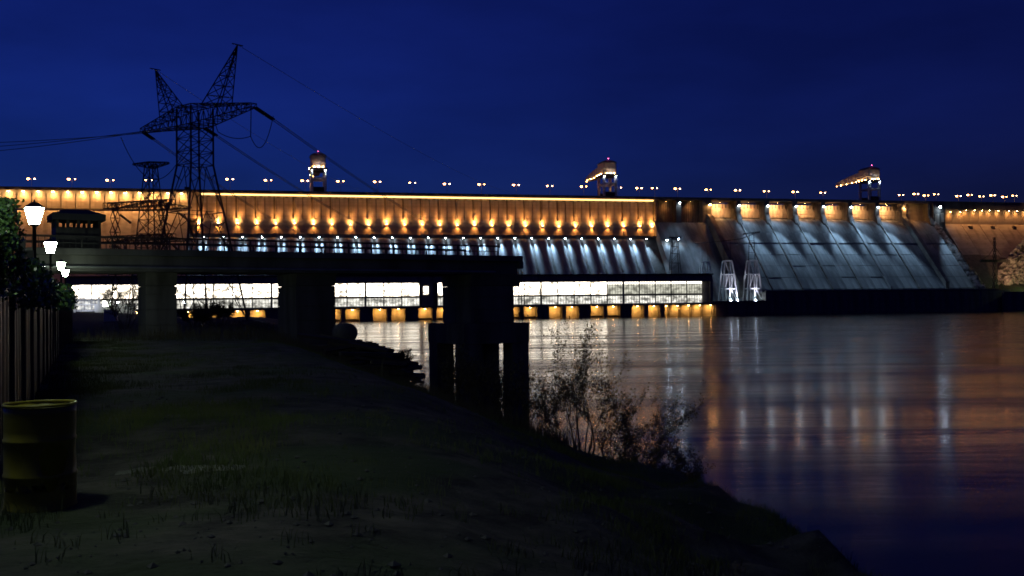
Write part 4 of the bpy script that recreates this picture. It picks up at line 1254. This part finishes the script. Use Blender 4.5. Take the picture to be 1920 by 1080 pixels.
# ------------------------------------------------------------------ yellow drum
dp = ground_pt(79, 912, 8.4)
dz = ground_z(dp.x, dp.y)
drum = thing('steel_drum', 'empty yellow steel drum standing on the path by the fence', 'drum', (dp.x, dp.y, dz - 0.02), 0.4)
rd = 0.28
prof = [(rd - 0.012, 0.0), (rd + 0.006, 0.0), (rd + 0.006, 0.025), (rd, 0.04), (rd, 0.1), (rd, 0.17), (rd, 0.23)]
for c in (0.29, 0.58): prof += [(rd, c - 0.12), (rd, c - 0.07)] + [(rd, c - 0.022), (rd + 0.008, c - 0.006), (rd + 0.008, c + 0.006), (rd, c + 0.022)]
prof += [(rd, 0.66), (rd, 0.73), (rd, 0.8), (rd, 0.86), (rd - 0.006, 0.86), (rd - 0.006, 0.05), (0.01, 0.04)]
db = MB().lathe(prof, 48)
def dent(p):
    k_ = 1 - 0.045 * max(0, noise.noise((p[0] * 5, p[1] * 5, p[2] * 4 + 2)) - 0.15) - 0.10 * math.exp(-((p[0] - 0.12) ** 2 + (p[1] + 0.26) ** 2 + (p[2] - 0.42) ** 2) / 0.012)
    return (p[0] * k_, p[1] * k_, p[2])
db.v = [dent(p) for p in db.v]
db.build('body', M['drum'], drum, smooth=True, recalc=False)
MB().lathe([(rd - 0.008, 0.862), (rd + 0.004, 0.862), (rd + 0.008, 0.872), (rd + 0.004, 0.884), (rd - 0.008, 0.884), (rd - 0.012, 0.872), (rd - 0.008, 0.862)], 48).build('rim', M['drum'], drum, smooth=True)

# ------------------------------------------------------------------ ground cover of the bank
def blades(name, spots, hmin, hmax, w, m, label, seed, lean=0.35):
    """spots: (x,y) roots of blades; one object for the whole growth"""
    rng = np.random.default_rng(seed)
    n_ = len(spots)
    P = np.array([(x_, y_, ground_z(x_, y_)) for x_, y_ in spots])
    h = rng.uniform(hmin, hmax, n_)[:, None] * rng.uniform(0.5, 1.0, n_)[:, None]
    t = rng.uniform(0, 2 * math.pi, n_)
    dirv = np.stack([np.cos(t), np.sin(t), np.zeros(n_)], axis=1)
    side = np.stack([-np.sin(t), np.cos(t), np.zeros(n_)], axis=1)
    face = rng.uniform(0, 2 * math.pi, n_)
    side = np.stack([np.cos(face), np.sin(face) * 0.3, np.zeros(n_)], axis=1)
    ln = rng.uniform(0.05, lean, n_)[:, None] * h
    up = np.array([0, 0, 1.0])
    ww = w * rng.uniform(0.6, 1.3, n_)[:, None]
    v = np.stack([P - side * ww - up * 0.03, P + side * ww - up * 0.03, P + side * ww * 0.7 + up * h * 0.55 + dirv * ln * 0.3, P - side * ww * 0.7 + up * h * 0.55 + dirv * ln * 0.3, P + up * h + dirv * ln], axis=1).reshape(-1, 3)
    q = np.arange(n_)[:, None] * 5
    loops = np.concatenate([q + np.array([0, 1, 2, 3]), q + np.array([3, 2, 4])], axis=1)
    me = bpy.data.meshes.new(name)
    me.vertices.add(n_ * 5); me.vertices.foreach_set('co', v.ravel())
    me.loops.add(n_ * 7); me.loops.foreach_set('vertex_index', loops.ravel().astype(np.int32))
    ls = (np.arange(n_)[:, None] * 7 + np.array([0, 4])).ravel()
    me.polygons.add(n_ * 2); me.polygons.foreach_set('loop_start', ls.astype(np.int32))
    me.materials.append(m); me.update(calc_edges=True); me.validate()
    o = link(name, me)
    o['kind'] = 'stuff'; o['label'] = label; o['category'] = 'grass'
    return o
rng = random.Random(11)
near, tall = [], []
while len(near) < 120000:
    y_ = 4.5 + 58 * rng.random() ** 1.7
    xb, xf = interp(y_, XS), FX0 + FK * y_
    x_ = rng.uniform(xf - 0.2, xb + 1.5)
    rel = (x_ - xf) / (xb - xf)
    # worn path in the middle
    path_c = 0.45 + 0.1 * math.sin(y_ * 0.1)
    dens = (0.12 + 0.88 * smoothstep(0.08, 0.28, abs(rel - path_c))) * (0.25 + 0.75 * smoothstep(6, 12, y_))
    dens *= 0.06 + smoothstep(-0.05, 0.3, noise.noise((x_ * 0.55, y_ * 0.4, 5)) + 0.12)
    if rng.random() > dens: continue
    for _ in range(rng.randint(8, 18)):      # a tuft
        near.append((x_ + rng.gauss(0, 0.06 + 0.002 * y_), y_ + rng.gauss(0, 0.06 + 0.002 * y_)))
blades('grass', near, 0.05, 0.17, 0.004, M['grass'], 'short rough grass either side of the worn path', 2, 0.9)
while len(tall) < 17000:
    y_ = rng.choice((rng.uniform(30, 60), rng.uniform(55, 130)))
    xb, xf = interp(y_, XS), FX0 + FK * min(y_, 85)
    if y_ < 55: x_ = xb + rng.gauss(-0.8, 1.6)
    else: x_ = xb - (xb - xf) * abs(rng.gauss(0, 0.55)) + rng.uniform(-0.5, 2.0)
    if x_ - xb > 4.5: continue
    if noise.noise((x_ * 0.3, y_ * 0.3, 9)) < -0.25: continue
    tall.append((x_, y_))
blades('tall_grass', tall, 0.45, 1.15, 0.013, M['drygrass'], 'tall dry grass along the edge of the bank and under the bridge', 4, 0.5)
# pebbles on the path
pv, pf = [], []
ico = [(0, 0, 0.5), (0.5, 0, 0.1), (0, 0.5, 0.1), (-0.5, 0, 0.1), (0, -0.5, 0.1), (0, 0, -0.3)]
for k_ in range(2600):
    y_ = 2.2 + 22 * rng.random() ** 1.7
    x_ = rng.uniform(max(FX0 + FK * y_ + 0.3, -0.55 * y_ - 1), min(interp(y_, XS), 0.5 * y_ + 1))
    r_ = 0.012 + 0.035 * rng.random() ** 4
    z_ = ground_z(x_, y_)
    o_ = len(pv)
    for a, c, e in ico: pv.append((x_ + a * r_ * 2 * rng.uniform(0.7, 1.3), y_ + c * r_ * 2 * rng.uniform(0.7, 1.3), z_ + e * r_ * 1.4))
    for i in range(4):
        j = (i + 1) % 4
        pf += [(o_, o_ + 1 + i, o_ + 1 + j), (o_ + 5, o_ + 1 + j, o_ + 1 + i)]
pb = MB(); pb.add(pv, pf)
o = pb.build('pebbles', M['pebble'], recalc=False)
o['kind'] = 'stuff'; o['label'] = 'loose pebbles scattered over the worn path'; o['category'] = 'pebbles'
# pale strip of gravel across the path
def pale_patch(px0, px1, py, depth, seed):
    v, f = [], []
    n_ = 26
    a0, a1 = ground_pt(px0, py, depth), ground_pt(px1, py, depth)
    for i in range(n_ + 1):
        t = i / n_
        x_ = a0.x + (a1.x - a0.x) * t
        half = (0.20 + 0.14 * noise.noise((t * 6, seed, 0))) * (math.sin(math.pi * t) ** 0.4 + 0.02)
        yc = depth + 0.15 * noise.noise((t * 3, seed, 4))
        for sg in (-1, -0.33, 0.33, 1):
            y_ = yc + sg * half
            v.append((x_, y_, ground_z(x_, y_) + 0.018 - 0.012 * abs(sg)))
    for i in range(n_):
        for j in range(3): f.append((i * 4 + j, i * 4 + 4 + j, i * 4 + 5 + j, i * 4 + 1 + j))
    mb = MB(); mb.add(v, f)
    return mb
structure(pale_patch(300, 462, 872, 9.9, 1).build('gravel_path', M['pale'], recalc=False))
structure(pale_patch(222, 285, 868, 10.0, 6).build('gravel_path', M['pale'], recalc=False))

# ------------------------------------------------------------------ shrubs
def shrub(base, height, spread, stems, label, seed, leaf_size=0.07, leaf_per=7, name='shrub', cat='shrub', group=None, lean=Vector((0, 0, 0)), r0=0.03):
    rng = random.Random(seed)
    root = thing(name, label, cat, base, 0, group)
    br_ = MB(); leaves = []
    def grow(p, d, L, r, depth):
        nseg = 4
        q = p
        for k_ in range(nseg):
            d = (d + Vector((rng.gauss(0, 0.13), rng.gauss(0, 0.13), rng.gauss(0.03, 0.07)))).normalized()
            nx = q + d * (L / nseg)
            br_.tube(q, nx, r * (1 - 0.18 * k_), r * (1 - 0.18 * (k_ + 1)), 4 if depth else 5, 0, False)
            if depth < 3 and k_ >= 1 - (depth > 0):
                for _ in range(rng.choice((1, 1, 2))):
                    a = rng.uniform(0, 2 * math.pi)
                    nd = (d + Vector((math.cos(a), math.sin(a), 0.25)) * rng.uniform(0.45, 0.9)).normalized()
                    grow(nx, nd, L * rng.uniform(0.38, 0.62), r * 0.5, depth + 1)
            if depth >= 2 and rng.random() < 0.75:
                for _ in range(rng.randint(0, leaf_per)):
                    leaves.append(nx + Vector((rng.gauss(0, 0.06), rng.gauss(0, 0.06), rng.gauss(0, 0.06))))
            q = nx
    for k_ in range(stems):
        a = rng.uniform(0, 2 * math.pi); sp_ = rng.random() ** 0.6 * spread
        p = Vector((math.cos(a) * sp_ * 0.25, math.sin(a) * sp_ * 0.25, -0.15))
        d = (Vector((math.cos(a) * sp_ * 0.42, math.sin(a) * sp_ * 0.3, 1.0)) + lean).normalized()
        grow(p, d, height * rng.uniform(0.55, 0.95), r0 * rng.uniform(0.6, 1.1), 0)
    br_.build('branches', M['bark'], root, recalc=False)
    if leaves: leaf_mesh('leaves', leaves, leaf_size, M['leaf'], root, seed)
    return root
def on_bank(px, depth, dx=0.0):
    u, _ = sight(px, 700)
    x_ = u * depth + dx
    return Vector((x_, depth, ground_z(x_, depth)))
shrub(on_bank(1085, 28.0), 2.7, 2.0, 10, 'half-bare shrub with sparse autumn leaves on the edge of the bank', 21, 0.06, 2)
shrub(on_bank(1165, 27.6), 2.2, 2.0, 9, 'spreading twiggy shrub beside the half-bare shrub on the bank', 41, 0.058, 2, lean=Vector((0.30, 0, 0)))
shrub(on_bank(1225, 26.5), 1.6, 2.2, 9, 'lowest shrub of the bank, sprawling towards the water', 22, 0.055, 4, lean=Vector((0.55, 0, 0)))
shrub(on_bank(1010, 36), 3.2, 1.1, 6, 'thin twiggy shrub beside the columns of the end pier', 23, 0.07, 2)
shrub(on_bank(950, 40), 2.3, 1.6, 8, 'scrubby bush in front of the end pier columns', 24, 0.07, 2)
shrub(on_bank(870, 46), 2.0, 1.6, 8, 'scrubby bush at the foot of the end pier, next to the railing', 25, 0.07, 4)
shrub(Vector((-8.9, 69, ground_z(-8.9, 69) + 0.1)), 1.7, 2.6, 16, 'scraggy bush growing over the timber heap', 33, 0.09, 4, r0=0.03)
shrub(on_bank(238, 96), 3.6, 1.6, 8, 'bare twiggy bush in the lit gap beside the first bridge pier', 26, 0.10, 2, r0=0.05)
shrub(on_bank(410, 112), 2.2, 2.6, 10, 'low bush under the horned pylon', 27, 0.12, 5, r0=0.05)
shrub(on_bank(372, 108), 1.8, 2.2, 8, 'low bush beside the first bridge pier, below the amber niches', 28, 0.12, 5, r0=0.05)

# ------------------------------------------------------------------ small things on the bank
tp = ground_pt(653, 624, 70)
tk = thing('storage_tank', 'round end of a dark tank lying on the bank by the second bridge pier', 'tank', (tp.x, tp.y, tp.z), R(20))
def disc_tank(mb, r, L_):
    v, f = [], []
    prof = [(0.0, -0.22), (r * 0.6, -0.17), (r * 0.93, -0.05), (r, 0.0), (r, L_), (r * 0.93, L_ + 0.05), (0.0, L_ + 0.2)]
    n_ = 28
    for rr, yy in prof:
        for i in range(n_):
            t = 2 * math.pi * i / n_
            v.append((max(rr, 0.001) * math.cos(t), yy, max(rr, 0.001) * math.sin(t)))
    for k_ in range(len(prof) - 1):
        for i in range(n_):
            j = (i + 1) % n_; f.append((k_ * n_ + i, k_ * n_ + j, (k_ + 1) * n_ + j, (k_ + 1) * n_ + i))
    return mb.add(v, f)
disc_tank(MB(), 0.68, 2.6).build('shell', M['bridge'], tk, smooth=True)
gz_t = ground_z(tp.x, tp.y)
for yy in (0.4, 2.0): MB().box(-0.45, 0.45, yy, yy + 0.2, gz_t - tp.z - 0.2, -0.5).build('cradle', M['bridge'], tk)

# heap of old sleepers with their ends jutting out over the bank
tpile = thing('timber_pile', 'dark heap of old timbers jutting over the edge of the bank', 'timber pile', (0, 0, 0))
rng = random.Random(5)
for k_ in range(120):
    zz = 8.2 - 3.9 * rng.random()
    yy = rng.uniform(66, 72)
    tipx = interp(zz, [(4.5, -6.6), (6.0, -6.35), (6.6, -6.9), (7.6, -8.6), (8.3, -10.2)]) * yy / 70 + rng.uniform(-1.1, 0.25) + 0.5 * noise.noise((zz * 1.7, 0, 3))
    Lb = rng.uniform(2.2, 4.5)
    me_ = MB().box(-Lb, 0, -0.14, 0.14, -0.1, 0.1)
    me_.build('plank', M['plank'], tpile, (tipx, yy, zz + rng.uniform(-0.06, 0.06)), (rng.gauss(0, 0.3), rng.gauss(0, 0.10), rng.gauss(0, 0.35)))
# small railing by the water
rp = thing('river_railing', 'short broken railing at the water beside the timber heap', 'railing', (0, 0, 0))
rb0 = ground_pt(783, 775, 74)
for k_ in range(4):
    MB().tube((rb0.x + k_ * 0.55, 74 + k_ * 0.2, 2.2), (rb0.x + k_ * 0.55, 74 + k_ * 0.2, 4.0 - 0.1 * (k_ % 2)), 0.05, 0.05, 6).build('post', M['steel_dark'], rp)
MB().tube((rb0.x - 0.1, 74, 3.7), (rb0.x + 1.9, 74.6, 3.65), 0.04, 0.04, 6).build('rail', M['steel_dark'], rp)

# ------------------------------------------------------------------ lit yard seen under the bridge
YD = 300.0
yo = ground_pt(186, 581, YD)
gate = thing('yard_gate', 'barred steel yard gate lit blue-white under the bridge', 'gate', (ground_pt(140, 580, YD).x, YD, 10.2), R(4))
GW = 7.2
for zz in (0.3, 2.2, 4.0): MB().box(0, GW, -0.06, 0.06, zz, zz + 0.16).build('rail', M['white_steel'], gate)
bm_ = MB().box(-0.07, 0.07, -0.05, 0.05, 0.1, 4.3).mesh('bar', M['white_steel'])
for i in range(17): link('bar', bm_, gate, (i * GW / 16, 0, 0))
for i in (0, 1): MB().box(i * GW - 0.25, i * GW + 0.25, -0.25, 0.25, -0.5, 4.7).build('post', M['white_steel'], gate)
spot(gate, (GW * 0.5, -5.5, 0.8), (GW * 0.5, 0, 3), 1700, (0.72, 0.78, 1.0), 110)
bdl = thing('yard_wall', 'low pale yard wall lit by a floodlight under the bridge', 'wall', (ground_pt(178, 580, YD).x, YD, 10.0), R(4))
pn = MB().box(0.03, 2.97, 0, 0.3, -0.5, 2.6).mesh('panel', M['white_steel'])
for i in range(4): link('panel', pn, bdl, (i * 3, 0, 0))
yl = thing('yard_floodlight', 'bright white floodlight standing in the yard under the bridge', 'floodlight', (ground_pt(200, 580, YD - 6).x, YD - 6, 9.8), 0)
MB().tube((0, 0, 0), (0, 0, 2.2), 0.08, 0.08, 6).build('pole', M['galv'], yl)
MB().box(-1.1, 1.1, -0.15, 0.15, 2.0, 3.6).build('lamp_head', emit('yard_lamp_glass', (0.95, 1.0, 0.86), 14), yl)
ld = bpy.data.lights.new('yard_light', 'POINT'); ld.energy = 1400; ld.color = (0.95, 1.0, 0.86); ld.shadow_soft_size = 0.5
link('yard_light', ld, yl, (0, -0.8, 3.0))
ub = thing('utility_box', 'pale ribbed utility box in the grass below the yard floodlight', 'utility box', (ground_pt(207, 596, 150).x, 150, 8.9), R(10))
MB().box(-0.95, 0.95, 0, 0.9, -0.2, 1.75).build('body', M['white_steel'], ub)
MB().box(-1.02, 1.02, -0.06, 0.96, 1.75, 1.83).build('lid', M['white_steel'], ub)
for i in range(6): MB().box(-0.9 + i * 0.32, -0.74 + i * 0.32, -0.05, -0.004, 0.0, 1.65).build('rib', M['white_steel'], ub)
for i, (px, py, d) in enumerate(((221, 567, 200), (345, 567, 230))):
    q = ground_pt(px, py, d)
    o = thing('yard_lamp', ('small white lamp on a thin pole between yard floodlight and bridge pier', 'small white lamp at the edge of the first bridge pier')[i], 'lamp', (q.x, d, 9.3))
    MB().tube((0, 0, 0), (0, 0, q.z - 9.3), 0.05, 0.05, 6).build('pole', M['galv'], o)
    MB().lathe([(0.03, -0.2), (0.28, 0), (0.03, 0.2)], 8, (0, 0, q.z - 9.3)).build('lamp_glass', M['cool_lens'], o)
print('objects', len(bpy.data.objects), 'tris', sum(len(m.polygons) for m in bpy.data.meshes))
